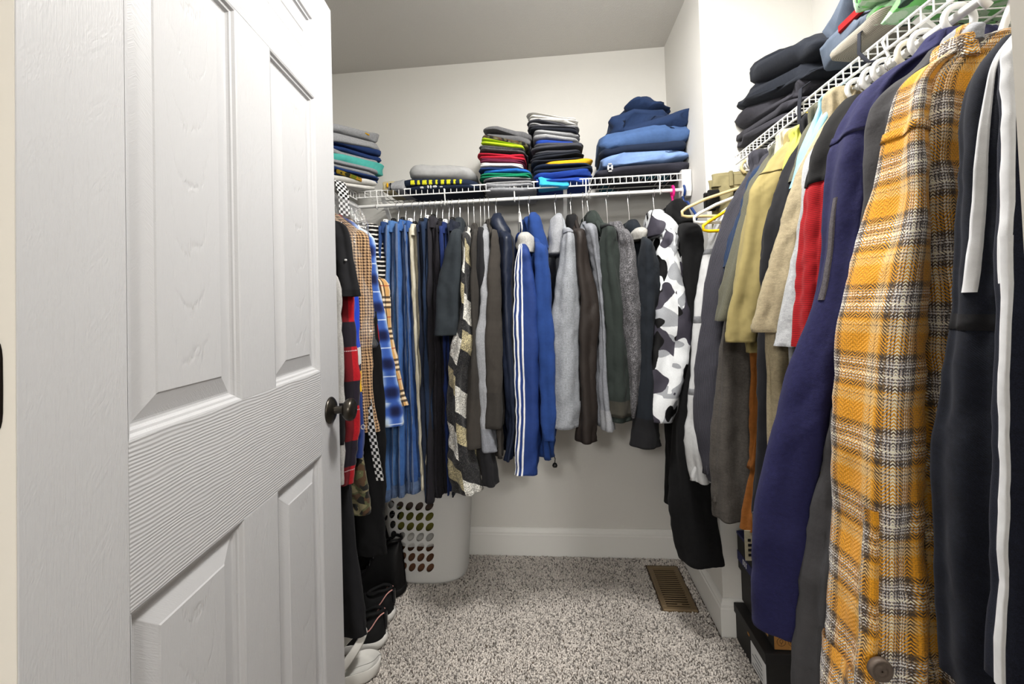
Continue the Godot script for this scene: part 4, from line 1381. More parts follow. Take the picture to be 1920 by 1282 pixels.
func make_materials() -> void:
	# room
	mat("wall", hexc("d6d4cf"), "", 0.05, "peel", 0.03, 0.9, {"uv1_triplanar": true, "uv1_world_triplanar": true})
	mat("ceiling", hexc("cfccc7"), "", 0.09, "peel", 0.12, 0.95, {"uv1_triplanar": true, "uv1_world_triplanar": true})
	mat("trim", hexc("e4e3df"), "", 0.1, "", 0.0, 0.45)
	mat("trim_cream", hexc("c6c2ba"), "", 0.1, "", 0.0, 0.45)
	mat("carpet_base", hexc("9a9189"), "carpet", 0.18, "bumpfleece", 0.3, 1.0, {"uv1_triplanar": true, "uv1_world_triplanar": true})
	mat("pile", Color.WHITE, "", 1.0, "", 0.0, 1.0, {"vertex_color_use_as_albedo": true})
	mat("door_v", hexc("b6b6b8"), "", 0.16, "grainv", 0.05, 0.42, {"uv1_triplanar": true})
	mat("door_h", hexc("b6b6b8"), "", 0.16, "grainh", 0.05, 0.42, {"uv1_triplanar": true})
	mat("door_plain", hexc("b6b6b8"), "", 0.16, "grainv", 0.02, 0.42)
	mat("door_field", hexc("b6b6b8"), "", 1.0, "cathedral", 0.16, 0.42)
	M.door_field.uv1_scale = Vector3(1.0 / 0.13, 1.0 / 0.6, 1.0)
	mat("bronze", hexc("1c1512"), "", 1.0, "", 0.0, 0.4, {"metallic": 0.8})
	mat("horn", hexc("5c5149"), "", 0.02, "peel", 0.02, 0.45)
	mat("pewter", hexc("4a4640"), "", 1.0, "", 0.0, 0.3, {"metallic": 0.9})
	mat("lamp_glow", hexc("f4f2ec"), "", 1.0, "", 0.0, 0.5, {"emission_enabled": true, "emission": Color(1.0, 0.97, 0.93), "emission_energy_multiplier": 1.2})
	mat("white_wire", hexc("e6e6e4"), "", 1.0, "", 0.0, 0.35)
	mat("rod", hexc("dcdcda"), "", 1.0, "", 0.0, 0.3)
	mat("white_plastic", hexc("dededc"), "", 1.0, "", 0.0, 0.4)
	mat("tan_plastic", hexc("d2bd8c"), "", 1.0, "", 0.0, 0.4)
	mat("cream_plastic", hexc("e0d8c4"), "", 1.0, "", 0.0, 0.4)
	mat("yellow_plastic", hexc("e3b912"), "", 1.0, "", 0.0, 0.4)
	mat("pink_plastic", hexc("d61f79"), "", 1.0, "", 0.0, 0.4)
	mat("blue_plastic", hexc("20396f"), "", 1.0, "", 0.0, 0.4)
	mat("black_plastic", hexc("141414"), "", 1.0, "", 0.0, 0.4)
	mat("chrome", hexc("c9c9c9"), "", 1.0, "", 0.0, 0.2, {"metallic": 0.9})
	mat("hamper", hexc("d4d4d2"), "", 1.0, "", 0.0, 0.45)
	mat("laundry_brown", hexc("6b4a35"), "plain", 0.05)
	mat("laundry_white", hexc("d8d6d2"), "plain", 0.05)
	mat("laundry_olive", hexc("6d6a2c"), "plain", 0.05)
	mat("laundry_grey", hexc("5a4c44"), "plain", 0.05)
	mat("vent", hexc("7d6a50"), "", 1.0, "", 0.0, 0.5, {"metallic": 0.2})
	mat("duct_shade_black", hexc("0a0908"), "", 1.0, "", 0.0, 0.9)  # near-black colour painted as the shade inside the vent
	mat("card_black", hexc("262524"), "", 0.05, "peel", 0.01, 0.6)
	mat("card_black2", hexc("242323"), "", 0.05, "peel", 0.01, 0.55)
	mat("card_navy", hexc("272a5c"), "", 0.05, "peel", 0.01, 0.55)
	mat("kraft", hexc("a87840"), "plain", 0.04, "", 0.0, 0.8)
	mat("kraft_art", hexc("b58d58"), "plain", 0.04, "", 0.0, 0.8)
	mat("print_brown", hexc("3d2714"), "", 1.0, "", 0.0, 0.8)
	mat("print_grey", hexc("8a8d90"), "", 1.0, "", 0.0, 0.8)
	mat("paper", hexc("d8d9da"), "", 1.0, "", 0.0, 0.8)
	mat("shoe_black", hexc("151516"), "plain", 0.03, "bumpweave", 0.03, 0.8)
	mat("shoe_shine", hexc("202022"), "", 1.0, "", 0.0, 0.3)
	mat("leather_black", hexc("101011"), "", 0.06, "bumpcrinkle", 0.05, 0.42)
	mat("leather_brown", hexc("5a2a1c"), "", 0.06, "bumpcrinkle", 0.05, 0.42)
	mat("sole_white", hexc("d8d6d2"), "", 1.0, "", 0.0, 0.6)
	mat("sole_black", hexc("0f0f10"), "", 1.0, "", 0.0, 0.6)
	mat("foam_white", hexc("d9d7d2"), "", 1.0, "", 0.0, 0.5)
	mat("pink", hexc("d39a92"), "", 1.0, "", 0.0, 0.6)
	mat("bag", Color(0.9, 0.92, 0.94, 0.07), "", 0.13, "bumpcrinkle", 0.4, 0.08, {"transparency": BaseMaterial3D.TRANSPARENCY_ALPHA, "metallic_specular": 0.6})
	# cloth: key, colour, texture, period, bump, depth, roughness
	for q in [
		["slate", "2b3136", "plain", 0.05, "bumpweave", 0.03],
		["ombre", "ffffff", "ombre", 0.34, "bumpfleece", 0.5],
		["charcoal", "34312e", "plain", 0.06, "bumpfleece", 0.05],
		["charcoal2", "3a3632", "plain", 0.06, "bumpfleece", 0.05],
		["black", "141416", "plain", 0.06, "bumpweave", 0.03],
		["black2", "1c1c1f", "plain", 0.06, "bumpweave", 0.04],
		["blackcoat", "0b0b0d", "plain", 0.08, "bumpfleece", 0.06],
		["greyheather", "a3a5aa", "heather", 0.10, "bumpfleece", 0.05],
		["greyheather2", "8f929a", "heather", 0.08, "bumpfleece", 0.05],
		["palecollar", "bfbdb8", "heather", 0.10, "bumpfleece", 0.04],
		["navyshine", "1a2132", "plain", 0.08, "bumpcrinkle", 0.05, 0.45],
		["trackblue", "1d3672", "plain", 0.05, "bumpweave", 0.02, 0.7],
		["stripewhite", "e3e4e6", "plain", 0.05, "bumpweave", 0.02],
		["royal", "1f3c78", "plain", 0.06, "bumpweave", 0.04],
		["jacketgrey", "a9adb4", "marl", 0.09, "bumpweave", 0.06],
		["brownblack", "28221f", "plain", 0.06, "bumpcrinkle", 0.04, 0.6],
		["greengrey", "2c3330", "plain", 0.06, "bumpweave", 0.03],
		["speckle", "b9b7bd", "speckle", 0.28, "bumpfleece", 0.2],
		["navyblack", "1b2027", "plain", 0.06, "bumpfleece", 0.04],
		["camo", "ffffff", "camo", 0.52, "bumpweave", 0.02, 0.7],
		["puffy", "c4c5c6", "plain", 0.08, "bumpcrinkle", 0.1, 0.5],
		["waffle", "5a5964", "waffle", 0.12, "bumpfleece", 0.05],
		["oliveknit", "8b8975", "waffle", 0.07, "bumpfleece", 0.08],
		["greymarl", "5b5651", "marl", 0.09, "bumpfleece", 0.05],
		["khaki", "978959", "plain", 0.07, "bumpweave", 0.02],
		["blacktee", "1b1b1f", "plain", 0.07, "bumpweave", 0.02],
		["yellowtee", "c6c95c", "plain", 0.07, "bumpweave", 0.02],
		["beigeheather", "b3a586", "heather", 0.11, "bumpweave", 0.03],
		["lightblue", "8cb8c9", "plain", 0.07, "bumpweave", 0.02],
		["creamtee", "bdb59d", "plain", 0.07, "bumpweave", 0.02],
		["whitegrey", "c0c2c5", "heather", 0.15, "bumpweave", 0.02],
		["redridge", "b3131c", "ridge", 0.06, "bumpweave", 0.04],
		["blackridge", "191819", "ridge", 0.06, "bumpweave", 0.04],
		["hoodienavy", "232350", "heather", 0.07, "bumpfleece", 0.06],
		["darkgrey", "3c3b3d", "plain", 0.06, "bumpfleece", 0.05],
		["mustard", "ffffff", "mustard", 0.09, "bumptwill", 0.08],
		["navyjersey", "171b28", "marl", 0.1, "bumpweave", 0.03],
		["navyjersey2", "1c2030", "marl", 0.1, "bumpweave", 0.03],
		["olivegrey", "43413a", "plain", 0.07, "bumpcrinkle", 0.05],
		["rust", "8a531f", "plain", 0.04, "bumpfleece", 0.1],
		["tagbeige", "a49c86", "plain", 0.04, "bumpweave", 0.01],
		["taggrey", "6d6e73", "plain", 0.04, "bumpweave", 0.01],
		["jeansdark", "34507f", "denim", 0.14, "bumpweave", 0.05],
		["jeansmid", "6089bb", "denim", 0.14, "bumpweave", 0.05],
		["jeansblue", "4d77b2", "denim", 0.14, "bumpweave", 0.05],
		["jeansblue2", "4468a2", "denim", 0.14, "bumpweave", 0.05],
		["jeanshem", "7d93b5", "denim", 0.03, "bumpfleece", 0.2],
		["thread", "5f6f8f", "plain", 0.02, "bumpweave", 0.02],
		["cream", "dcd6c4", "plain", 0.05, "bumpweave", 0.04],
		["creamseam", "b9b29d", "plain", 0.03, "bumpweave", 0.04],
		["navypants", "20283a", "plain", 0.05, "bumpweave", 0.04],
		["navypants2", "24344f", "plain", 0.05, "bumpweave", 0.04],
		["greyblack", "35333a", "cord", 0.02, "bumpweave", 0.04],
		["blackcord", "26242a", "cord", 0.025, "bumpweave", 0.05],
		["royalpants", "1e2f63", "plain", 0.05, "bumpweave", 0.04],
		["navyblackpants", "1d2230", "plain", 0.05, "bumpweave", 0.04],
		["plaiddark", "2c2925", "ridge", 0.06, "bumpweave", 0.05],
		["orangebrown", "9a5a22", "plain", 0.03, "bumpweave", 0.04],
		["blueplaid", "ffffff", "blueplaid", 0.105, "bumptwill", 0.06],
		["houndstooth", "ffffff", "houndstooth", 0.085, "bumpweave", 0.08],
		["tartan", "ffffff", "tartan", 0.12, "bumpweave", 0.04],
		["redplaid", "ffffff", "redplaid", 0.19, "bumpweave", 0.04],
		["stripes", "ffffff", "stripes", 0.018, "bumpweave", 0.02],
		["check", "ffffff", "check", 0.022, "", 00],
		["polo", "ffffff", "polo", 0.75, "bumpweave", 0.02],
		["redcloth", "9c0f1e", "plain", 0.05, "bumpweave", 0.04],
		["whitetee", "cfcdca", "heather", 0.1, "bumpweave", 0.03],
		["woodland", "ffffff", "woodland", 0.22, "bumpweave", 0.05],
		["navyhood", "1f3153", "plain", 0.06, "bumpfleece", 0.05],
		["slateblue", "445f8c", "plain", 0.06, "bumpfleece", 0.05],
		["darknavy", "182338", "plain", 0.06, "bumpfleece", 0.05],
		["lightblue2", "7d9acb", "plain", 0.06, "bumpfleece", 0.05],
		["coal", "2c2c36", "plain", 0.06, "bumpfleece", 0.05],
		["foldgrey", "a9aaad", "heather", 0.1, "bumpfleece", 0.04],
		["stonegrey", "a8a8a8", "plain", 0.07, "bumpweave", 0.02],
		["heatherdark", "77777a", "marl", 0.07, "bumpfleece", 0.05],
		["olivecamo", "ffffff", "woodland", 0.14, "bumpweave", 0.05],
		["lime", "b9d527", "plain", 0.06, "bumpweave", 0.03],
		["patterngrey", "8d8d90", "speckle", 0.1, "bumpweave", 0.03],
		["red", "b41d33", "plain", 0.05, "bumpweave", 0.03],
		["maroon", "6e2440", "plain", 0.05, "bumpweave", 0.03],
		["white", "dcdad5", "plain", 0.06, "bumpweave", 0.03],
		["blue", "2268b8", "plain", 0.06, "bumpweave", 0.03],
		["green", "158a62", "plain", 0.06, "bumpweave", 0.03],
		["greyflat", "b4b5b8", "heather", 0.09, "bumpweave", 0.03],
		["charcoalfold", "45464d", "plain", 0.06, "bumpweave", 0.03],
		["blackfold", "1d2029", "plain", 0.06, "bumpweave", 0.03],
		["yellowfold", "dba51a", "plain", 0.05, "bumpweave", 0.03],
		["royalfold", "1f3f94", "plain", 0.06, "bumpweave", 0.03],
		["skyfold", "35a3d6", "plain", 0.06, "bumpweave", 0.03],
		["teal", "4fb0a6", "plain", 0.06, "bumpweave", 0.03],
		["navyfold", "1b3364", "plain", 0.06, "bumpweave", 0.03],
		["orangeprint", "c77f2b", "mintcamo", 0.2, "bumpweave", 0.03],
		["tealdark", "14586b", "plain", 0.06, "bumpweave", 0.03],
		["maroonfold", "5a2420", "plain", 0.06, "bumpweave", 0.03],
		["print_yellow", "d2cf2a", "plain", 0.04, "bumpweave", 0.02],
		["print_white", "dadada", "plain", 0.04, "bumpweave", 0.02],
		["beigebit", "b8ab86", "plain", 0.04, "bumpweave", 0.02],
		["blackhoodie", "191d26", "plain", 0.06, "bumpfleece", 0.05],
		["charcoalhoodie", "35343b", "plain", 0.06, "bumpfleece", 0.06],
		["bluegrey", "56606f", "plain", 0.07, "bumpcrinkle", 0.05, 0.6],
		["redlining", "8c0f12", "plain", 0.05, "bumpweave", 0.02],
		["creamknit", "bdb5a6", "ridge", 0.05, "bumpfleece", 0.1],
		["mintcamo", "ffffff", "mintcamo", 0.2, "bumpweave", 0.02],
		["mint", "b5d8b2", "plain", 0.05, "bumpweave", 0.02],
		["khakipants", "8f8663", "plain", 0.06, "bumpweave", 0.04],
		["patch", "b9b0b8", "speckle", 0.03, "bumpfleece", 0.2],
		["strap", "20222b", "plain", 0.03, "bumpweave", 0.02],
	]:
		mat(q[0], hexc(q[1]), q[2], q[3], q[4], q[5], q[6] if q.size() > 6 else 0.92)
		M[q[0]].rim_enabled = q.size() <= 6
		M[q[0]].rim = 0.25
		M[q[0]].rim_tint = 0.6

func _ready() -> void:
	# camera
	var cam := Camera3D.new()
	cam.name = "camera"
	cam.projection = Camera3D.PROJECTION_FRUSTUM
	cam.near = 0.05
	cam.far = 50.0
	cam.size = 0.080132
	cam.frustum_offset = Vector2(-0.000053, -0.005360)
	cam.transform = Transform3D(Basis(Vector3(0.995421, -0.030743, -0.090504), Vector3(0.032625, 0.999279, 0.019395), Vector3(0.089843, -0.022259, 0.995707)), Vector3(0, 1.2114, 0))
	add_child(cam)
	cam.current = true
	# light: a dim even sky outside, unseen lamps in the ceilings, the bedroom pair added as fill
	var env := Environment.new()
	env.background_mode = Environment.BG_COLOR
	env.background_color = Color(0.02, 0.02, 0.02)
	env.tonemap_mode = Environment.TONE_MAPPER_LINEAR
	env.tonemap_exposure = 1.06
	env.sdfgi_enabled = true
	env.ssao_enabled = true
	env.ssil_enabled = true
	var we := WorldEnvironment.new()
	we.name = "world"
	we.environment = env
	add_child(we)
	fn.seed = 11
	fn.noise_type = FastNoiseLite.TYPE_SIMPLEX_SMOOTH
	fn.frequency = 0.01
	fn.fractal_octaves = 2
	rng.seed = 5
	make_textures()
	make_materials()
	lamps()
	room()
	door()
	wire_shelf("long white wire shelf with a hanging rod on the back wall", Vector3(LRX, 1.7295, BRZ), Vector3.RIGHT, Vector3.FORWARD, JOGX - LRX - 0.038, 0.305, [0.105, 0.905], 1.0)
	wire_shelf("white wire shelf with a rod along the right wall", Vector3(RRX, 1.7215, JOGZ + 0.04), Vector3.BACK, Vector3.RIGHT, 1.22, 0.3, [0.02, 0.75])
	wire_shelf("white wire shelf with a rod along the left wall behind the door", Vector3(LRX, 1.7215, BRZ + 0.002), Vector3.BACK, Vector3.LEFT, 0.75, 0.3, [0.4])
	hamper()
	floor_vent()
	shoe_boxes()
	shoes()
	trousers("jeans", "dark indigo jeans, leftmost pair on the back rod", "b", -0.648, "jeansdark", [[1.55, 0.0, -0.0, 0.18, 0.017], [1.282, 0.0, 0.013, 0.166, 0.017], [1.014, 0.0, 0.027, 0.152, 0.017], [0.747, 0.0, 0.04, 0.139, 0.017], [0.479, 0.0, 0.053, 0.125, 0.018]], {"hemmat": "jeanshem"})
	hanger("metal clip hanger holding the dark indigo jeans leftmost pair on the back rod", "b", -0.648, "white_plastic", "clip", 0.097, 0.0, 0.125)
	trousers("jeans", "mid-blue faded jeans with a frayed pale hem and leather patch, second pair from the left", "b", -0.615, "jeansmid", [[1.552, 0.0, -0.0, 0.18, 0.02], [1.279, 0.0, 0.015, 0.166, 0.024], [1.006, 0.0, 0.029, 0.152, 0.028], [0.732, 0.0, 0.044, 0.139, 0.031], [0.459, 0.0, 0.059, 0.125, 0.035]], {"hemmat": "jeanshem", "seam": true, "seammat": "thread", "patch": "orangebrown"})
	hanger("metal clip hanger holding the mid-blue faded jeans with a frayed pale hem and leather patch", "b", -0.615, "black_plastic", "clip", 0.095, 0.0, 0.125)
	trousers("jeans", "bright blue jeans with frayed white hem, third pair from the left", "b", -0.577, "jeansblue", [[1.555, 0.0, -0.0, 0.18, 0.017], [1.286, 0.0, 0.007, 0.166, 0.021], [1.016, 0.0, 0.013, 0.152, 0.025], [0.747, 0.0, 0.02, 0.139, 0.03], [0.478, 0.0, 0.027, 0.125, 0.034]], {"hemmat": "jeanshem", "seam": true, "seammat": "thread"})
	hanger("metal clip hanger holding the bright blue jeans with frayed white hem", "b", -0.577, "black_plastic", "clip", 0.092, 0.0, 0.125)
	trousers("jeans", "blue jeans hanging directly left of the cream trousers", "b", -0.547, "jeansblue2", [[1.549, 0.0, -0.0, 0.18, 0.013], [1.286, 0.0, 0.001, 0.166, 0.016], [1.022, 0.0, 0.002, 0.152, 0.019], [0.758, 0.0, 0.002, 0.139, 0.023], [0.495, 0.0, 0.003, 0.125, 0.026]], {"hemmat": "jeanshem", "seam": true, "seammat": "thread"})
	hanger("metal clip hanger holding the blue jeans hanging directly left of the cream trousers", "b", -0.547, "white_plastic", "clip", 0.098, 0.0, 0.125)
	trousers("trousers", "cream trousers among the blue jeans", "b", -0.528, "cream", [[1.536, 0.0, -0.0, 0.18, 0.016], [1.279, 0.0, -0.001, 0.166, 0.015], [1.022, 0.0, -0.002, 0.152, 0.013], [0.765, 0.0, -0.003, 0.139, 0.012], [0.508, 0.0, -0.003, 0.125, 0.011]], {"seam": true, "seammat": "creamseam"})
	hanger("metal clip hanger holding the cream trousers among the blue jeans", "b", -0.528, "black_plastic", "clip", 0.111, 0.0, 0.125)
	trousers("trousers", "dark navy trousers directly right of the cream trousers", "b", -0.501, "navypants", [[1.547, 0.0, -0.0, 0.18, 0.011], [1.275, 0.0, 0.003, 0.166, 0.011], [1.004, 0.0, 0.006, 0.152, 0.011], [0.732, 0.0, 0.01, 0.139, 0.012], [0.46, 0.0, 0.013, 0.125, 0.012]], {})
	hanger("metal clip hanger holding the dark navy trousers directly right of the cream trousers", "b", -0.501, "black_plastic", "clip", 0.1, 0.0, 0.125)
	trousers("trousers", "lighter navy trousers with a pressed crease", "b", -0.478, "navypants2", [[1.558, 0.0, -0.0, 0.18, 0.012], [1.289, 0.0, 0.005, 0.166, 0.011], [1.02, 0.0, 0.01, 0.152, 0.011], [0.75, 0.0, 0.015, 0.139, 0.01], [0.481, 0.0, 0.02, 0.125, 0.01]], {})
	hanger("metal clip hanger holding the lighter navy trousers with a pressed crease", "b", -0.478, "white_plastic", "clip", 0.089, 0.0, 0.125)
	trousers("trousers", "charcoal corduroy trousers reaching lowest in front of the hamper", "b", -0.452, "greyblack", [[1.561, 0.0, -0.0, 0.18, 0.017], [1.285, 0.0, 0.01, 0.166, 0.019], [1.01, 0.0, 0.019, 0.152, 0.022], [0.734, 0.0, 0.029, 0.139, 0.024], [0.458, 0.0, 0.038, 0.125, 0.027]], {})
	hanger("metal clip hanger holding the charcoal corduroy trousers reaching lowest in front of the hamper", "b", -0.452, "black_plastic", "clip", 0.086, 0.0, 0.125)
	trousers("trousers", "black ribbed trousers left of the dark short-sleeved shirt", "b", -0.424, "blackcord", [[1.543, 0.0, -0.0, 0.18, 0.009], [1.277, 0.0, 0.006, 0.166, 0.012], [1.011, 0.0, 0.012, 0.152, 0.014], [0.746, 0.0, 0.019, 0.139, 0.016], [0.48, 0.0, 0.025, 0.125, 0.018]], {})
	hanger("metal clip hanger holding the black ribbed trousers left of the dark short-sleeved shirt", "b", -0.424, "black_plastic", "clip", 0.104, 0.0, 0.125)
	trousers("trousers", "royal navy trousers peeking out behind the dark short-sleeved shirt", "b", -0.406, "royalpants", [[1.538, 0.0, -0.0, 0.18, 0.013], [1.276, 0.0, 0.004, 0.166, 0.012], [1.013, 0.0, 0.009, 0.152, 0.011], [0.75, 0.0, 0.013, 0.139, 0.01], [0.488, 0.0, 0.018, 0.125, 0.009]], {})
	hanger("metal clip hanger holding the royal navy trousers peeking out behind the dark short-sleeved shirt", "b", -0.406, "white_plastic", "clip", 0.109, 0.0, 0.125)
	trousers("trousers", "navy black trousers behind the dark short-sleeved shirt", "b", -0.376, "navyblackpants", [[1.545, 0.0, -0.0, 0.18, 0.016], [1.279, 0.0, 0.007, 0.166, 0.014], [1.012, 0.0, 0.015, 0.152, 0.013], [0.746, 0.0, 0.022, 0.139, 0.012], [0.48, 0.0, 0.029, 0.125, 0.011]], {})
	hanger("metal clip hanger holding the navy black trousers behind the dark short-sleeved shirt", "b", -0.376, "black_plastic", "clip", 0.102, 0.0, 0.125)
	garment("shirt", "dark slate short-sleeved shirt at the left of the back rod jackets", "shirt", "b", -0.377, "slate", [[1.483, 0.222, -0.035, 0.039, 0.016], [1.38, 0.222, -0.02, 0.042, 0.033], [1.276, 0.222, -0.007, 0.042, 0.043], [1.185, 0.222, 0.002, 0.042, 0.043], [1.11, 0.222, 0.011, 0.042, 0.04]], {"thick": 0.022, "b": 0, "bands": [["sleeve_hem", "slate", 0.93, 1.0, 0.0015]], "hem": 0.726, "neck": 1.585, "skew": -0.09})
	hanger("wire hanger inside the dark slate short-sleeved shirt at the left of the back rod", "b", -0.377, "white_plastic", "wire", 0.122, 0.09, 0.125)
	garment("cardigan", "shaggy cardigan in black, cream and olive blocks with rounded hem", "cardigan", "b", -0.34, "ombre", [[1.471, 0.222, -0.034, 0.03, 0.013], [1.362, 0.222, -0.032, 0.041, 0.017], [1.243, 0.222, -0.028, 0.039, 0.016], [1.153, 0.222, -0.021, 0.042, 0.025], [1.084, 0.222, -0.015, 0.042, 0.035], [0.966, 0.222, 0.01, 0.042, 0.022], [0.789, 0.222, 0.014, 0.042, 0.03], [0.652, 0.222, 0.003, 0.042, 0.043], [0.539, 0.222, -0.015, 0.042, 0.045]], {"fold": 0.007, "nz": 0.007, "hem": 0.564, "neck": 1.547, "skew": -0.144})
	hanger("wire hanger inside the shaggy cardigan in black cream and olive blocks with rounded hem", "b", -0.34, "white_plastic", "wire", 0.16, 0.143, 0.125)
	garment("jacket", "charcoal fleece jacket right of the shaggy cardigan", "jacket", "b", -0.315, "charcoal", [[1.48, 0.222, -0.042, 0.028, 0.012], [1.43, 0.222, -0.039, 0.033, 0.014], [1.241, 0.222, -0.036, 0.035, 0.015], [1.064, 0.222, -0.033, 0.042, 0.019], [0.906, 0.222, -0.027, 0.042, 0.023], [0.701, 0.222, -0.017, 0.042, 0.027]], {"bands": [["cuff", "charcoal2", 0.86, 1.0, 0.001]], "hem": 0.593, "neck": 1.557, "skew": -0.176})
	hanger("wire hanger inside the charcoal fleece jacket right of the shaggy cardigan", "b", -0.315, "white_plastic", "wire", 0.15, 0.174, 0.125)
	garment("jacket", "black jacket squeezed left of the light grey hoodie", "jacket", "b", -0.287, "black2", [[1.479, 0.222, -0.037, 0.024, 0.01], [1.241, 0.222, -0.032, 0.028, 0.012], [1.004, 0.222, -0.03, 0.026, 0.011], [0.769, 0.222, -0.03, 0.028, 0.012], [0.565, 0.222, -0.042, 0.042, 0.026]], {"hem": 0.565, "neck": 1.54, "skew": -0.144})
	hanger("wire hanger inside the black jacket squeezed left of the light grey hoodie", "b", -0.287, "white_plastic", "wire", 0.167, 0.143, 0.125)
	garment("hoodie", "light grey heather hoodie between charcoal jackets, its cuff swung right", "hoodie", "b", -0.269, "greyheather", [[1.478, 0.222, -0.033, 0.02, 0.01], [1.388, 0.222, -0.036, 0.02, 0.01], [1.26, 0.222, -0.032, 0.037, 0.016], [1.179, 0.222, -0.023, 0.039, 0.017], [1.083, 0.222, -0.01, 0.042, 0.019], [0.984, 0.222, -0.012, 0.032, 0.014], [0.859, 0.222, -0.016, 0.032, 0.014], [0.769, 0.222, -0.019, 0.039, 0.017], [0.687, 0.222, -0.03, 0.042, 0.025]], {"bands": [["cuff", "greyheather2", 0.9, 1.0, 0.001]], "hem": 0.808, "neck": 1.552, "skew": -0.162})
	hanger("wire hanger inside the light grey heather hoodie between charcoal jackets", "b", -0.269, "white_plastic", "wire", 0.155, 0.161, 0.125)
	garment("jacket", "charcoal stand-collar fleece jacket left of the navy puffer", "jacket", "b", -0.251, "charcoal2", [[1.476, 0.222, -0.05, 0.028, 0.012], [1.358, 0.222, -0.047, 0.042, 0.02], [1.239, 0.222, -0.044, 0.042, 0.023], [1.082, 0.222, -0.036, 0.042, 0.03], [0.925, 0.222, -0.036, 0.042, 0.028], [0.773, 0.222, -0.029, 0.042, 0.03]], {"bands": [["cuff", "charcoal", 0.88, 1.0, 0.001]], "extra": [["collar", "charcoal", [[1.572, 0.05, -0.025, 0.024, 0.011], [1.539, 0.05, -0.026, 0.039, 0.017], [1.494, 0.05, -0.031, 0.043, 0.019]]]], "hem": 0.65, "neck": 1.572, "skew": -0.212})
	hanger("wire hanger inside the charcoal stand-collar fleece jacket left of the navy puffer", "b", -0.251, "white_plastic", "wire", 0.135, 0.209, 0.125)
	garment("jacket", "shiny dark navy hooded jacket left of the blue track jacket", "jacket", "b", -0.219, "navyshine", [[1.464, 0.222, -0.063, 0.042, 0.023], [1.405, 0.222, -0.062, 0.042, 0.024], [1.269, 0.222, -0.06, 0.042, 0.02], [1.061, 0.222, -0.057, 0.042, 0.02], [0.885, 0.222, -0.063, 0.039, 0.017], [0.768, 0.222, -0.066, 0.032, 0.014], [0.652, 0.222, -0.042, 0.034, 0.015]], {"extra": [["hood", "navyshine", [[1.58, 0.09, -0.014, 0.028, 0.012], [1.552, 0.09, -0.018, 0.049, 0.022], [1.497, 0.09, -0.036, 0.064, 0.028], [1.449, 0.09, -0.046, 0.061, 0.027]]]], "strips": [["zip_tape", "black2", -1.2, -0.95, 0.05, 0.9, 0.001]], "hem": 0.656, "neck": 1.595, "skew": -0.279})
	hanger("wire hanger inside the shiny dark navy hooded jacket left of the blue track jacket", "b", -0.219, "white_plastic", "wire", 0.112, 0.272, 0.125)
	garment("track_jacket", "blue track jacket with three white sleeve stripes and a pale grey collar", "jacket", "b", -0.121, "trackblue", [[1.412, 0.222, -0.028, 0.042, 0.022], [1.353, 0.222, -0.028, 0.042, 0.03], [1.267, 0.222, -0.031, 0.042, 0.04], [1.13, 0.222, -0.031, 0.042, 0.046], [0.962, 0.222, -0.028, 0.042, 0.045], [0.813, 0.222, -0.026, 0.042, 0.043], [0.691, 0.222, -0.018, 0.042, 0.043], [0.606, 0.222, -0.011, 0.042, 0.041]], {"rise": 0.03, "fold": 0.0035, "strips": [["sleeve_stripe", "stripewhite", 0.92, 1.12, 0.0, 1.0, 0.0015], ["sleeve_stripe", "stripewhite", 0.56, 0.76, 0.0, 1.0, 0.0015], ["sleeve_stripe", "stripewhite", 0.2, 0.4, 0.0, 1.0, 0.0015]], "extra": [["collar", "palecollar", [[1.491, 0.13, -0.03, 0.041, 0.019], [1.472, 0.13, -0.03, 0.06, 0.032], [1.441, 0.13, -0.029, 0.06, 0.036], [1.411, 0.13, -0.031, 0.06, 0.031]]]], "hem": 0.633, "neck": 1.509, "skew": -0.126})
	hanger("wire hanger inside the blue track jacket with three white sleeve stripes", "b", -0.121, "white_plastic", "wire", 0.06, 0.125, 0.125)
	garment("hoodie", "royal blue hoodie with raised hood right of the striped track jacket", "hoodie", "b", -0.079, "royal", [[1.42, 0.222, -0.044, 0.041, 0.019], [1.351, 0.222, -0.05, 0.042, 0.024], [1.233, 0.222, -0.053, 0.042, 0.025], [1.116, 0.222, -0.057, 0.042, 0.027], [0.961, 0.222, -0.059, 0.042, 0.028], [0.826, 0.222, -0.059, 0.042, 0.027], [0.727, 0.222, -0.056, 0.042, 0.019]], {"hemw": 0.22, "thick": 0.03, "bands": [["cuff", "royal", 0.9, 1.0, 0.001]], "bodybands": [["hem_band", "royal", 0.92, 1.0, 0.002]], "extra": [["hood", "royal", [[1.573, 0.1, -0.02, 0.037, 0.017], [1.549, 0.1, -0.023, 0.056, 0.025], [1.489, 0.1, -0.032, 0.06, 0.027], [1.425, 0.1, -0.04, 0.065, 0.029]]]], "hem": 0.65, "neck": 1.575, "skew": -0.225})
	hanger("wire hanger inside the royal blue hoodie with raised hood right of the striped track", "b", -0.079, "white_plastic", "wire", 0.132, 0.221, 0.125)
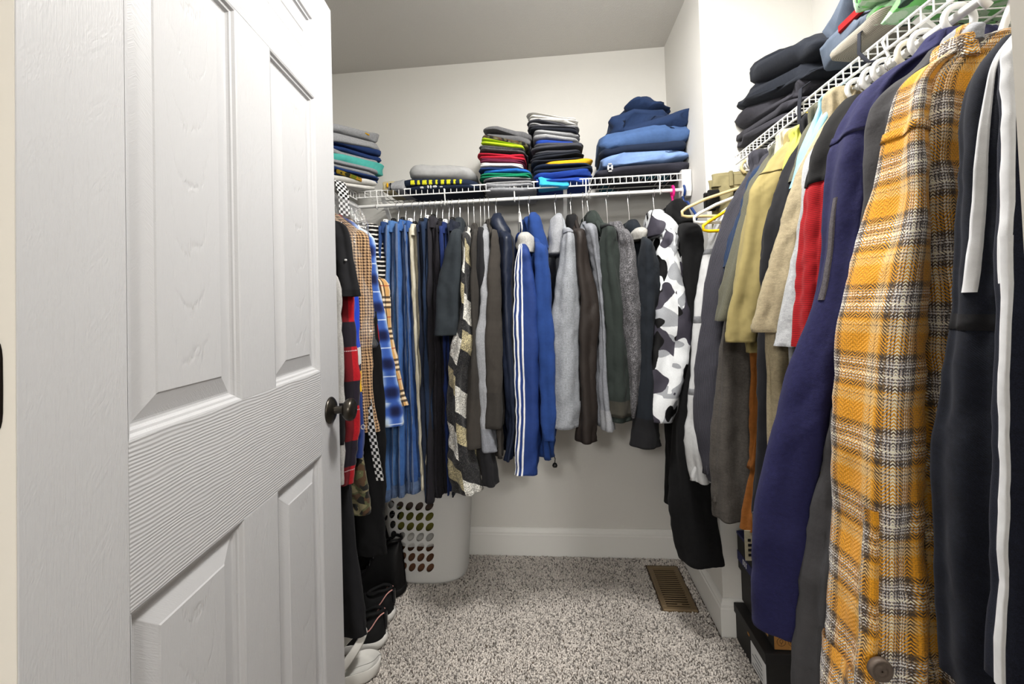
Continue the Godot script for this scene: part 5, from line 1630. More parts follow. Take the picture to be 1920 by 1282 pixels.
	garment("jacket", "pale grey marled jacket with a hood and turned-up cuff", "jacket", "b", 0.031, "jacketgrey", [[1.468, 0.222, -0.042, 0.036, 0.016], [1.406, 0.222, -0.037, 0.042, 0.025], [1.262, 0.222, -0.029, 0.042, 0.036], [1.144, 0.222, -0.019, 0.042, 0.045], [1.037, 0.222, -0.018, 0.042, 0.044], [0.883, 0.222, -0.01, 0.042, 0.045], [0.771, 0.222, -0.001, 0.042, 0.045]], {"bands": [["turned_cuff", "jacketgrey", 0.88, 1.0, 0.004], ["shoulder_seam", "greyheather2", 0.1, 0.125, 0.0012]], "extra": [["hood", "greyheather", [[1.559, 0.1, -0.007, 0.028, 0.013], [1.539, 0.1, -0.002, 0.046, 0.021], [1.475, 0.1, 0.0, 0.064, 0.029], [1.402, 0.1, 0.009, 0.06, 0.027]]]], "hem": 0.787, "neck": 1.581, "skew": -0.167})
	hanger("wire hanger inside the pale grey marled jacket with a hood and turned-up cuff", "b", 0.031, "white_plastic", "wire", 0.126, 0.165, 0.125)
	garment("jacket", "brown black shell jacket between two grey tops", "jacket", "b", 0.095, "brownblack", [[1.462, 0.222, -0.015, 0.042, 0.019], [1.345, 0.222, -0.021, 0.042, 0.024], [1.246, 0.222, -0.036, 0.042, 0.032], [1.151, 0.222, -0.036, 0.042, 0.035], [0.997, 0.222, -0.028, 0.042, 0.032], [0.844, 0.222, -0.023, 0.042, 0.029], [0.719, 0.222, -0.016, 0.042, 0.034]], {"fold": 0.006, "extra": [["collar", "black", [[1.565, 0.06, 0.001, 0.037, 0.017], [1.537, 0.06, -0.0, 0.051, 0.023], [1.489, 0.06, -0.005, 0.056, 0.025]]]], "hem": 0.729, "neck": 1.577, "skew": -0.095})
	hanger("wire hanger inside the brown black shell jacket between two grey tops", "b", 0.095, "white_plastic", "wire", 0.13, 0.095, 0.125)
	garment("sweatshirt", "light grey heather sweatshirt left of the green-grey jacket", "sweatshirt", "b", 0.145, "greyheather2", [[1.48, 0.222, -0.005, 0.042, 0.021], [1.402, 0.222, -0.016, 0.033, 0.015], [1.324, 0.222, -0.026, 0.027, 0.012], [1.198, 0.222, -0.034, 0.025, 0.011], [1.053, 0.222, -0.037, 0.023, 0.01], [0.9, 0.222, -0.035, 0.025, 0.011], [0.761, 0.222, -0.043, 0.041, 0.018]], {"bands": [["cuff", "greyheather", 0.92, 1.0, 0.001]], "hem": 0.767, "neck": 1.542, "skew": -0.072})
	hanger("wire hanger inside the light grey heather sweatshirt left of the green-grey jacket", "b", 0.145, "white_plastic", "wire", 0.165, 0.072, 0.125)
	garment("jacket", "green-grey softshell jacket with a folded cuff", "jacket", "b", 0.167, "greengrey", [[1.477, 0.222, -0.048, 0.042, 0.02], [1.409, 0.222, -0.048, 0.042, 0.03], [1.289, 0.222, -0.052, 0.042, 0.031], [1.131, 0.222, -0.06, 0.042, 0.033], [0.995, 0.222, -0.063, 0.042, 0.037], [0.881, 0.222, -0.06, 0.042, 0.04], [0.791, 0.222, -0.058, 0.042, 0.041]], {"bands": [["folded_cuff", "olivegrey", 0.88, 0.95, 0.003], ["shoulder_seam", "black2", 0.09, 0.105, 0.001]], "extra": [["collar", "greengrey", [[1.574, 0.08, -0.01, 0.018, 0.01], [1.546, 0.08, -0.007, 0.041, 0.018], [1.503, 0.08, -0.014, 0.05, 0.022]]]], "hem": 0.785, "neck": 1.585, "skew": -0.216})
	hanger("wire hanger inside the green-grey softshell jacket with a folded cuff", "b", 0.167, "white_plastic", "wire", 0.122, 0.213, 0.125)
	garment("sweater", "salt-and-pepper knit sweater right of the green-grey jacket", "sweater", "b", 0.244, "speckle", [[1.455, 0.222, -0.028, 0.042, 0.019], [1.377, 0.222, -0.034, 0.042, 0.025], [1.241, 0.222, -0.035, 0.042, 0.029], [1.107, 0.222, -0.041, 0.042, 0.03], [0.956, 0.222, -0.042, 0.042, 0.021], [0.804, 0.222, -0.032, 0.024, 0.01]], {"extra": [["collar", "speckle", [[1.521, 0.1, -0.018, 0.04, 0.017], [1.496, 0.1, -0.021, 0.058, 0.025], [1.458, 0.1, -0.032, 0.057, 0.025]]]], "hem": 0.785, "neck": 1.537, "skew": -0.153})
	hanger("wire hanger inside the salt-and-pepper knit sweater right of the green-grey jacket", "b", 0.244, "white_plastic", "wire", 0.17, 0.152, 0.125)
	garment("hoodie", "blue-black hoodie with a pale grey lining band at the neck, left of the camouflage jacket", "hoodie", "b", 0.332, "navyblack", [[1.422, 0.222, -0.016, 0.038, 0.016], [1.374, 0.222, -0.017, 0.042, 0.026], [1.298, 0.222, -0.019, 0.042, 0.033], [1.195, 0.222, -0.012, 0.042, 0.028], [1.084, 0.222, -0.004, 0.042, 0.023], [0.955, 0.222, 0.004, 0.042, 0.023], [0.785, 0.222, 0.01, 0.042, 0.034], [0.702, 0.222, 0.014, 0.042, 0.043]], {"bands": [["cuff", "black2", 0.86, 1.0, 0.002]], "extra": [["hood", "navyblack", [[1.526, 0.08, 0.01, 0.031, 0.013], [1.501, 0.08, 0.002, 0.058, 0.024], [1.45, 0.08, -0.01, 0.062, 0.026]]], ["neck_band", "palecollar", [[1.487, 0.14, -0.006, 0.038, 0.016], [1.469, 0.14, -0.006, 0.057, 0.024], [1.441, 0.14, -0.002, 0.051, 0.021]]]], "hem": 0.747, "neck": 1.541, "skew": -0.077})
	hanger("wire hanger inside the blue-black hoodie with a pale grey lining band at the neck", "b", 0.332, "white_plastic", "wire", 0.166, 0.077, 0.125)
	garment("jacket", "black, white and grey camouflage jacket near the right end of the back rod", "jacket", "b", 0.433, "camo", [[1.438, 0.222, 0.003, 0.05, 0.026], [1.388, 0.222, 0.007, 0.05, 0.036], [1.236, 0.222, 0.002, 0.05, 0.055], [1.143, 0.222, 0.002, 0.05, 0.067], [1.029, 0.222, 0.017, 0.05, 0.071], [0.916, 0.222, 0.041, 0.05, 0.068], [0.794, 0.222, 0.074, 0.05, 0.056]], {"hemw": 0.21, "thick": 0.03, "rise": 0.04, "b": 0, "fold": 0.007, "nz": 0.006, "extra": [["collar", "camo", [[1.562, 0.1, 0.024, 0.021, 0.01], [1.541, 0.1, 0.018, 0.06, 0.024], [1.499, 0.1, 0.008, 0.1, 0.046], [1.451, 0.1, 0.004, 0.1, 0.057]]]], "bands": [["cuff", "camo", 0.91, 1.0, 0.002]], "hem": 0.793, "neck": 1.576, "skew": 0.032})
	hanger("wire hanger inside the black white and grey camouflage jacket near the right end", "b", 0.433, "white_plastic", "wire", 0.131, -0.032, 0.125)
	garment("coat", "long black fleece coat at the right end of the back rod, reaching near the floor", "coat", "b", 0.509, "blackcoat", [[1.464, 0.222, 0.012, 0.045, 0.034], [1.368, 0.222, 0.012, 0.045, 0.04], [1.217, 0.222, 0.012, 0.045, 0.036], [1.103, 0.222, 0.008, 0.045, 0.025], [0.84, 0.222, 0.038, 0.045, 0.047], [0.616, 0.222, 0.038, 0.045, 0.06], [0.467, 0.222, 0.037, 0.045, 0.069], [0.301, 0.222, 0.017, 0.045, 0.067]], {"hem": 0.43, "hemw": 0.2, "thick": 0.03, "fold": 0.004, "extra": [["collar", "blackcoat", [[1.595, 0.09, 0.015, 0.053, 0.02], [1.559, 0.09, 0.013, 0.072, 0.027], [1.497, 0.09, -0.0, 0.097, 0.036]]]], "neck": 1.601, "skew": 0.054})
	hanger("white plastic hanger inside the long black fleece coat at the right end of the back", "b", 0.509, "pink_plastic", "tube", 0.05, -0.054, 0.125)
	hanger("blue plastic hanger at the right end of the back rod beside a pink one", "b", 0.551, "blue_plastic", "tube", 0.05, 0.0, 0.125)
	garment("jacket", "pale grey quilted jacket at the far end of the right rod", "jacket", "r", -1.47, "puffy", [[1.487, 0.092, -0.0, 0.023, 0.028], [1.399, 0.117, -0.0, 0.028, 0.028], [1.324, 0.141, -0.0, 0.027, 0.028], [1.158, 0.17, -0.0, 0.029, 0.028], [1.003, 0.183, -0.0, 0.028, 0.028], [0.862, 0.204, -0.0, 0.027, 0.028], [0.745, 0.212, -0.0, 0.03, 0.028], [0.617, 0.197, -0.0, 0.027, 0.028]], {"neck": 1.517, "hem": 0.62, "hemw": 0.24, "fold": 0.006, "b": 0, "bands": [["quilt_seam", "greyheather", 0.3, 0.31, 0.0005], ["quilt_seam", "greyheather", 0.5, 0.51, 0.0005], ["quilt_seam", "greyheather", 0.7, 0.71, 0.0005]], "rshift": 0.02, "follow": true})
	hanger("wire hanger inside the pale grey quilted jacket at the far end", "r", -1.47, "white_plastic", "wire", 0.19, 0.0, 0.045)
	garment("sweater", "charcoal waffle-knit sweater between the quilted jacket and the olive knit top", "sweater", "r", -1.37, "waffle", [[1.636, 0.008, -0.0, 0.017, 0.028], [1.588, 0.041, -0.0, 0.021, 0.028], [1.493, 0.087, -0.0, 0.033, 0.028], [1.34, 0.139, -0.0, 0.036, 0.028], [1.161, 0.177, -0.0, 0.035, 0.028], [1.017, 0.196, -0.0, 0.037, 0.028], [0.886, 0.206, -0.0, 0.037, 0.028], [0.726, 0.201, -0.0, 0.025, 0.028], [0.655, 0.193, -0.0, 0.012, 0.028]], {"neck": 1.666, "hem": 0.68, "hemw": 0.22, "rshift": 0.02, "follow": true})
	hanger("wire hanger inside the charcoal waffle-knit sweater between the quilted jacket and the olive knit", "r", -1.37, "white_plastic", "wire", 0.05, 0.0, 0.045)
	garment("sweatshirt", "dark grey marled sweatshirt with a ribbed cuff, hanging longest on the far right", "sweatshirt", "r", -1.31, "greymarl", [[1.336, 0.104, -0.0, 0.039, 0.028], [1.211, 0.119, -0.0, 0.042, 0.028], [1.061, 0.137, -0.0, 0.045, 0.028], [0.915, 0.156, -0.0, 0.044, 0.028], [0.771, 0.169, -0.0, 0.048, 0.028], [0.636, 0.172, -0.0, 0.045, 0.028], [0.574, 0.175, -0.0, 0.042, 0.028]], {"neck": 1.366, "hem": 0.62, "hemw": 0.22, "bands": [["cuff", "greymarl", 0.92, 1.0, -0.002]], "fold": 0.007, "rshift": 0.02, "follow": true})
	hanger("wire hanger inside the dark grey marled sweatshirt with a ribbed cuff", "r", -1.31, "white_plastic", "wire", 0.341, 0.0, 0.045)
	garment("knit_top", "olive grey textured short-sleeved knit top", "shirt", "r", -1.25, "oliveknit", [[1.612, 0.036, -0.0, 0.016, 0.028], [1.568, 0.063, -0.0, 0.021, 0.028], [1.524, 0.088, -0.0, 0.024, 0.028], [1.45, 0.111, -0.0, 0.022, 0.028], [1.281, 0.157, -0.0, 0.026, 0.028], [1.151, 0.185, -0.0, 0.028, 0.028]], {"neck": 1.642, "hem": 1.12, "hemw": 0.15, "sh": 0.17, "bands": [["sleeve_hem", "oliveknit", 0.93, 1.0, 0.001]], "rshift": 0.02, "follow": true})
	hanger("wire hanger inside the olive grey textured short-sleeved knit top", "r", -1.25, "white_plastic", "wire", 0.065, 0.0, 0.045)
	garment("t_shirt", "tan khaki t-shirt in front of the olive knit top", "t-shirt", "r", -1.17, "khaki", [[1.622, 0.021, -0.0, 0.019, 0.028], [1.584, 0.053, -0.0, 0.024, 0.028], [1.544, 0.079, -0.0, 0.027, 0.028], [1.504, 0.099, -0.0, 0.032, 0.028], [1.433, 0.119, -0.0, 0.033, 0.028], [1.253, 0.159, -0.0, 0.035, 0.028], [1.155, 0.175, -0.0, 0.038, 0.028], [1.099, 0.183, -0.0, 0.037, 0.028]], {"neck": 1.652, "hem": 1.07, "hemw": 0.15, "sh": 0.17, "bands": [["sleeve_hem", "khaki", 0.94, 1.0, 0.001], ["shoulder_seam", "khaki", 0.4, 0.41, 0.0015]], "rshift": 0.02, "follow": true})
	hanger("wire hanger inside the tan khaki t-shirt in front of the olive knit top", "r", -1.17, "white_plastic", "wire", 0.055, 0.0, 0.045)
	garment("sweater", "long black sweater behind the beige heather t-shirt", "sweater", "r", -1.1, "blacktee", [[1.63, 0.02, -0.0, 0.01, 0.024], [1.573, 0.055, -0.0, 0.01, 0.028], [1.509, 0.089, -0.0, 0.01, 0.028], [1.4, 0.119, -0.0, 0.02, 0.028], [1.288, 0.135, -0.0, 0.018, 0.028], [1.17, 0.146, -0.0, 0.018, 0.028], [1.026, 0.146, -0.0, 0.026, 0.028], [0.858, 0.161, -0.0, 0.018, 0.028], [0.69, 0.184, -0.0, 0.016, 0.028]], {"neck": 1.66, "hem": 0.7, "hemw": 0.18, "rshift": 0.02, "follow": true})
	hanger("wire hanger inside the long black sweater behind the beige heather t-shirt", "r", -1.1, "white_plastic", "wire", 0.05, 0.0, 0.045)
	garment("t_shirt", "lime yellow t-shirt of which a sliver shows at the right rod", "t-shirt", "r", -1.135, "yellowtee", [[1.615, 0.036, -0.0, 0.01, 0.021], [1.559, 0.062, -0.0, 0.01, 0.025], [1.499, 0.078, -0.0, 0.01, 0.025], [1.425, 0.095, -0.0, 0.01, 0.024]], {"neck": 1.645, "hem": 1.2, "hemw": 0.1, "sh": 0.11, "rshift": 0.02, "follow": true})
	hanger("yellow plastic hanger inside the lime yellow t-shirt of which a sliver shows", "r", -1.135, "yellow_plastic", "tube", 0.062, 0.0, 0.045)
	garment("t_shirt", "beige heather t-shirt in the middle of the right rod", "t-shirt", "r", -1.0, "beigeheather", [[1.641, 0.015, -0.0, 0.01, 0.025], [1.607, 0.039, -0.0, 0.01, 0.028], [1.573, 0.058, -0.0, 0.01, 0.028], [1.526, 0.081, -0.0, 0.013, 0.028], [1.447, 0.114, -0.0, 0.02, 0.028], [1.362, 0.139, -0.0, 0.022, 0.028], [1.282, 0.162, -0.0, 0.022, 0.028], [1.161, 0.198, -0.0, 0.027, 0.028], [1.136, 0.2, -0.0, 0.028, 0.028]], {"neck": 1.671, "hem": 0.82, "hemw": 0.16, "bands": [["sleeve_hem", "beigeheather", 0.92, 1.0, 0.001]], "rshift": 0.02, "follow": true})
	hanger("wire hanger inside the beige heather t-shirt in the middle of the right rod", "r", -1.0, "white_plastic", "wire", 0.05, 0.0, 0.045)
	garment("t_shirt", "light blue t-shirt sliver beside the beige heather t-shirt", "t-shirt", "r", -1.03, "lightblue", [[1.644, 0.025, -0.0, 0.01, 0.022], [1.585, 0.063, -0.0, 0.01, 0.024], [1.537, 0.08, -0.0, 0.01, 0.027], [1.464, 0.103, -0.0, 0.01, 0.026]], {"neck": 1.674, "hem": 1.2, "hemw": 0.1, "sh": 0.11, "rshift": 0.02, "follow": true})
	hanger("wire hanger inside the light blue t-shirt sliver beside the beige heather t-shirt", "r", -1.03, "white_plastic", "wire", 0.05, 0.0, 0.045)
	garment("t_shirt", "pale grey t-shirt left of the red-panelled top", "t-shirt", "r", -0.955, "whitegrey", [[1.567, 0.067, -0.0, 0.01, 0.024], [1.5, 0.104, -0.0, 0.01, 0.028], [1.388, 0.126, -0.0, 0.01, 0.028], [1.275, 0.149, -0.0, 0.011, 0.028], [1.185, 0.166, -0.0, 0.015, 0.028], [1.109, 0.181, -0.0, 0.02, 0.028]], {"neck": 1.597, "hem": 0.85, "hemw": 0.16, "bands": [["sleeve_hem", "whitegrey", 0.93, 1.0, 0.001]], "rshift": 0.02, "follow": true})
	hanger("wire hanger inside the pale grey t-shirt left of the red-panelled top", "r", -0.955, "white_plastic", "wire", 0.11, 0.0, 0.045)
	garment("athletic_top", "black ribbed athletic top with red side panels", "athletic top", "r", -0.88, "redridge", [[1.564, 0.101, -0.0, 0.011, 0.028], [1.518, 0.123, -0.0, 0.012, 0.028], [1.431, 0.15, -0.0, 0.013, 0.028], [1.373, 0.158, -0.0, 0.012, 0.028], [1.29, 0.167, -0.0, 0.013, 0.028], [1.207, 0.178, -0.0, 0.01, 0.028], [1.113, 0.19, -0.0, 0.01, 0.028]], {"neck": 1.594, "hem": 0.9, "hemw": 0.16, "bmat": "blackridge", "bands": [["shoulder_panel", "blackridge", 0.0, 0.42, 0.003]], "rshift": 0.02, "follow": true})
	hanger("wire hanger inside the black ribbed athletic top with red side panels", "r", -0.88, "white_plastic", "wire", 0.113, 0.0, 0.045)
	garment("hoodie", "large navy hoodie with a ribbed cuff and embroidered sleeve patch", "hoodie", "r", -0.75, "hoodienavy", [[1.604, 0.056, -0.0, 0.01, 0.027], [1.581, 0.097, -0.0, 0.01, 0.027], [1.557, 0.129, -0.0, 0.01, 0.029], [1.531, 0.148, -0.0, 0.01, 0.03], [1.497, 0.164, -0.0, 0.01, 0.039], [1.448, 0.177, -0.0, 0.016, 0.04], [1.357, 0.19, -0.0, 0.015, 0.04], [1.239, 0.206, -0.0, 0.017, 0.04], [1.124, 0.234, -0.0, 0.033, 0.04], [1.032, 0.261, -0.0, 0.037, 0.04], [0.973, 0.278, -0.0, 0.039, 0.04], [0.856, 0.306, -0.0, 0.042, 0.04], [0.778, 0.315, -0.0, 0.04, 0.04], [0.734, 0.321, -0.0, 0.036, 0.04], [0.678, 0.325, -0.0, 0.032, 0.04]], {"neck": 1.634, "calm": true, "hem": 0.62, "hemw": 0.2, "thick": 0.03, "fold": 0.004, "nz": 0.0025, "bands": [["cuff", "hoodienavy", 0.925, 1.0, -0.004], ["shoulder_seam", "hoodienavy", 0.36, 0.37, 0.002]], "strips": [["embroidered_patch", "patch", -0.38, -0.05, 0.465, 0.545, 0.002]], "rshift": 0.02, "follow": true})
	hanger("white plastic hanger inside the large navy hoodie with a ribbed cuff and embroidered sleeve patch", "r", -0.75, "white_plastic", "tube", 0.073, 0.0, 0.045)
	garment("jacket", "long dark grey jacket half hidden behind the mustard plaid overshirt", "jacket", "r", -0.69, "darkgrey", [[1.549, 0.112, -0.0, 0.01, 0.021], [1.534, 0.13, -0.0, 0.01, 0.021], [1.515, 0.146, -0.0, 0.01, 0.022], [1.483, 0.158, -0.0, 0.01, 0.026], [1.414, 0.168, -0.0, 0.011, 0.028], [1.31, 0.18, -0.0, 0.012, 0.028], [1.173, 0.201, -0.0, 0.013, 0.028], [1.013, 0.228, -0.0, 0.022, 0.028], [0.886, 0.262, -0.0, 0.02, 0.028], [0.775, 0.278, -0.0, 0.025, 0.028], [0.624, 0.299, -0.0, 0.024, 0.028]], {"neck": 1.579, "hem": 0.55, "hemw": 0.2, "bmat": "olivegrey", "fold": 0.006, "rshift": 0.02, "follow": true})
	hanger("white plastic hanger inside the long dark grey jacket half hidden behind the mustard plaid overshirt", "r", -0.69, "white_plastic", "tube", 0.128, 0.0, 0.045)
	garment("overshirt", "mustard, black and white plaid flannel overshirt near the front of the right rod", "overshirt", "r", -0.61, "mustard", [[1.525, 0.143, -0.0, 0.01, 0.017], [1.509, 0.168, -0.0, 0.01, 0.019], [1.485, 0.186, -0.0, 0.01, 0.022], [1.45, 0.196, -0.0, 0.01, 0.027], [1.41, 0.205, -0.0, 0.01, 0.034], [1.319, 0.219, -0.0, 0.012, 0.048], [1.248, 0.23, -0.0, 0.025, 0.05], [1.184, 0.24, -0.0, 0.032, 0.05], [1.114, 0.248, -0.0, 0.035, 0.05], [1.011, 0.256, -0.0, 0.035, 0.05], [0.947, 0.26, -0.0, 0.032, 0.05], [0.853, 0.264, -0.0, 0.034, 0.05], [0.783, 0.267, -0.0, 0.036, 0.05], [0.706, 0.273, -0.0, 0.041, 0.05], [0.668, 0.272, -0.0, 0.041, 0.05]], {"neck": 1.555, "bits": [["cuff_button", "horn", "button", [0.376, 0.765, -0.553], 0.0135]], "calm": true, "hem": 0.62, "hemw": 0.19, "thick": 0.03, "fold": 0.005, "nz": 0.003, "rise": 0.035, "bands": [["cuff", "mustard", 0.905, 1.0, 0.004], ["shoulder_seam", "mustard", 0.31, 0.316, 0.002]], "strips": [["sleeve_placket", "mustard", -0.95, -0.45, 0.74, 0.905, 0.005]], "extra": [["collar", "mustard", [[1.545, 0.132, -0.0, 0.01, 0.014], [1.535, 0.136, -0.0, 0.01, 0.022], [1.51, 0.137, -0.0, 0.01, 0.024]]], ["hood", "greyheather", [[1.561, 0.117, -0.0, 0.01, 0.009], [1.548, 0.126, -0.0, 0.01, 0.02], [1.529, 0.131, -0.0, 0.01, 0.024]]]], "rshift": 0.02, "follow": true})
	hanger("white plastic hanger inside the mustard black and white plaid flannel overshirt near the front", "r", -0.61, "white_plastic", "tube", 0.152, 0.0, 0.045)
	garment("track_jacket", "navy jacket with a broad white stripe down the sleeve, beside the plaid overshirt", "jacket", "r", -0.49, "navyjersey", [[1.451, 0.206, -0.0, 0.01, 0.013], [1.415, 0.216, -0.0, 0.01, 0.019], [1.338, 0.222, -0.0, 0.01, 0.02], [1.22, 0.23, -0.0, 0.01, 0.022], [1.181, 0.234, -0.0, 0.01, 0.023], [1.098, 0.244, -0.0, 0.01, 0.028], [1.018, 0.253, -0.0, 0.01, 0.032], [0.925, 0.257, -0.0, 0.01, 0.031], [0.802, 0.259, -0.0, 0.01, 0.027]], {"neck": 1.481, "calm": true, "nz": 0.002, "hem": 0.6, "hemw": 0.2, "thick": 0.03, "fold": 0.003, "bands": [["sleeve_seam", "black2", 0.55, 0.556, 0.0008]], "strips": [["sleeve_stripe", "stripewhite", -1.68, -1.0, 0.0, 0.46, 0.0015, 1.1]], "rshift": 0.02, "follow": true})
	hanger("wire hanger inside the navy jacket with a broad white stripe down the sleeve", "r", -0.49, "white_plastic", "wire", 0.226, 0.0, 0.045)
	garment("track_jacket", "navy jacket with a white side stripe, nearest the camera at the right edge", "jacket", "r", -0.42, "navyjersey2", [[1.429, 0.248, -0.0, 0.01, 0.012], [1.405, 0.249, -0.0, 0.01, 0.015], [1.318, 0.253, -0.0, 0.01, 0.016], [1.218, 0.259, -0.0, 0.01, 0.016], [1.137, 0.265, -0.0, 0.01, 0.016], [1.046, 0.271, -0.0, 0.01, 0.017], [0.967, 0.276, -0.0, 0.01, 0.018], [0.862, 0.282, -0.0, 0.01, 0.019]], {"neck": 1.459, "calm": true, "nz": 0.002, "hem": 0.65, "hemw": 0.2, "thick": 0.025, "fold": 0.002, "strips": [["side_stripe", "stripewhite", -0.75, 0.3, 0.0, 0.5, 0.0015, 0.35], ["side_stripe", "stripewhite", -0.42, 0.3, 0.46, 1.0, 0.0016, 0.1]], "rshift": 0.02, "follow": true})
	hanger("wire hanger inside the navy jacket with a white side stripe", "r", -0.42, "white_plastic", "wire", 0.248, 0.0, 0.045)
	trousers("trousers", "khaki olive trousers on a black clip hanger at the far end of the right rod", "r", -1.53, "khakipants", [[1.639, -0.03, 0.0, 0.14, 0.022], [1.592, -0.03, 0.0, 0.13, 0.022], [1.452, -0.03, 0.0, 0.13, 0.022], [1.139, -0.03, 0.0, 0.13, 0.022], [0.847, -0.03, 0.0, 0.13, 0.022]], {})
	hanger("tan plastic hanger with its rounded end showing by the khaki trousers", "r", -1.5, "tan_plastic", "tube", 0.07, 0.12, 0.215)
	hanger("white plastic hanger with its rounded end showing by the khaki trousers", "r", -1.45, "white_plastic", "tube", 0.1, 0.1, 0.19)
	hanger("yellow plastic hanger with its rounded end showing below the khaki trousers", "r", -1.43, "yellow_plastic", "tube", 0.13, 0.05, 0.165)
	garment("jacket", "rust brown jacket of which a strip and its frayed hem show", "jacket", "r", -1.22, "rust", [[1.21, 0.114, -0.0, 0.012, 0.015], [1.007, 0.127, -0.0, 0.01, 0.015], [0.863, 0.137, -0.0, 0.01, 0.015], [0.719, 0.146, -0.0, 0.01, 0.015], [0.59, 0.164, -0.0, 0.015, 0.015]], {"neck": 1.24, "hem": 0.75, "hemw": 0.16, "sh": 0.17, "rshift": 0.02, "follow": true})
	hanger("wire hanger inside the rust brown jacket of which a strip and its frayed hem", "r", -1.22, "white_plastic", "wire", 0.467, 0.0, 0.045)
	garment("t_shirt", "black polo shirt with a small white mark, nearest on the left rod", "shirt", "l", -1.3, "black2", [[1.48, 0.165, 0.0, 0.023, 0.02], [1.403, 0.178, 0.0, 0.023, 0.02], [1.317, 0.186, 0.0, 0.026, 0.02], [1.256, 0.191, 0.0, 0.029, 0.02]], {"neck": 1.56, "hem": 0.8, "hemw": 0.15, "sh": 0.15, "bands": [["sleeve_hem", "black", 0.9, 1.0, 0.001]], "bits": [["chest_mark", "print_white", "box", [-0.634, 1.37, -1.276], [0.003, 0.003]]]})
	hanger("wire hanger inside the black polo shirt with a small white mark", "l", -1.3, "white_plastic", "wire", 0.147, 0.0, 0.1)
	garment("t_shirt", "pale grey t-shirt with a black band, just beside the door edge", "t-shirt", "l", -1.27, "whitetee", [[1.317, 0.149, 0.0, 0.022, 0.02], [1.151, 0.154, 0.0, 0.02, 0.02], [0.986, 0.157, 0.0, 0.022, 0.02], [0.855, 0.16, 0.0, 0.022, 0.02], [0.683, 0.155, 0.0, 0.021, 0.02]], {"neck": 1.55, "hem": 0.75, "hemw": 0.15, "sh": 0.15, "bands": [["dark_band", "black2", 0.7, 0.84, 0.001]]})
	hanger("wire hanger inside the pale grey t-shirt with a black band", "l", -1.27, "white_plastic", "wire", 0.157, 0.0, 0.1)
	garment("shirt", "red and navy plaid flannel shirt beside the door knob", "shirt", "l", -1.33, "redplaid", [[1.303, 0.15, 0.0, 0.028, 0.02], [1.182, 0.159, 0.0, 0.029, 0.02], [1.043, 0.167, 0.0, 0.029, 0.02], [0.906, 0.173, 0.0, 0.027, 0.02], [0.786, 0.168, 0.0, 0.021, 0.02], [0.659, 0.156, 0.0, 0.015, 0.02]], {"neck": 1.56, "hem": 0.8, "hemw": 0.16, "sh": 0.15})
	hanger("wire hanger inside the red and navy plaid flannel shirt beside the door knob", "l", -1.33, "white_plastic", "wire", 0.147, 0.0, 0.1)
	garment("polo_shirt", "blue polo shirt with white and yellow bands and a navy hem", "shirt", "l", -1.4, "polo", [[1.325, 0.141, 0.0, 0.021, 0.02], [1.179, 0.15, 0.0, 0.018, 0.02], [1.034, 0.159, 0.0, 0.017, 0.02], [0.89, 0.162, 0.0, 0.018, 0.02], [0.719, 0.158, 0.0, 0.022, 0.02]], {"bits": [["printed_letters", "print_white", "text", [-0.65, 0.826, -1.372], 0.022, "ROO"]], "neck": 1.56, "hem": 0.8, "hemw": 0.16, "sh": 0.15})
	hanger("wire hanger inside the blue polo shirt with white and yellow bands and a navy", "l", -1.4, "white_plastic", "wire", 0.147, 0.0, 0.1)
	garment("jacket", "brown and black houndstooth jacket under clear plastic", "jacket", "l", -1.46, "houndstooth", [[1.481, 0.152, 0.0, 0.035, 0.03], [1.405, 0.159, 0.0, 0.032, 0.03], [1.252, 0.164, 0.0, 0.028, 0.03], [1.064, 0.166, 0.0, 0.026, 0.03], [0.913, 0.171, 0.0, 0.027, 0.03], [0.79, 0.18, 0.0, 0.031, 0.03]], {"neck": 1.57, "hem": 0.85, "hemw": 0.18, "sh": 0.16, "thick": 0.03})
	hanger("wire hanger inside the brown and black houndstooth jacket under clear plastic", "l", -1.46, "white_plastic", "wire", 0.137, 0.0, 0.1)
	garment("sweater", "dark red sweater of which the edge shows beside the houndstooth jacket", "sweater", "l", -1.5, "redcloth", [[1.175, 0.172, 0.0, 0.018, 0.02], [0.982, 0.178, 0.0, 0.016, 0.02], [0.847, 0.18, 0.0, 0.018, 0.02], [0.761, 0.183, 0.0, 0.019, 0.02]], {"neck": 1.56, "hem": 0.85, "hemw": 0.17, "sh": 0.16})
	hanger("wire hanger inside the dark red sweater of which the edge shows beside the houndstooth", "l", -1.5, "white_plastic", "wire", 0.147, 0.0, 0.1)
	garment("shirt", "blue buffalo-plaid flannel shirt in the left corner", "shirt", "l", -1.54, "blueplaid", [[1.484, 0.156, 0.0, 0.013, 0.03], [1.393, 0.162, 0.0, 0.019, 0.03], [1.239, 0.176, 0.0, 0.025, 0.03], [1.052, 0.203, 0.0, 0.033, 0.03], [0.915, 0.216, 0.0, 0.041, 0.03], [0.786, 0.221, 0.0, 0.045, 0.03]], {"neck": 1.57, "hem": 0.86, "hemw": 0.18, "sh": 0.17, "thick": 0.024, "bands": [["cuff", "blueplaid", 0.9, 1.0, 0.002]]})
	hanger("wire hanger inside the blue buffalo-plaid flannel shirt in the left corner", "l", -1.54, "white_plastic", "wire", 0.137, 0.0, 0.1)
	garment("shirt", "tan tartan shirt edging out right of the blue plaid shirt", "shirt", "l", -1.58, "tartan", [[1.315, 0.183, 0.0, 0.015, 0.02], [1.171, 0.197, 0.0, 0.016, 0.02], [1.009, 0.213, 0.0, 0.019, 0.02], [0.847, 0.246, 0.0, 0.027, 0.02]], {"neck": 1.57, "hem": 0.9, "hemw": 0.18, "sh": 0.17})
	hanger("wire hanger inside the tan tartan shirt edging out right of the blue plaid shirt", "l", -1.58, "white_plastic", "wire", 0.137, 0.0, 0.1)
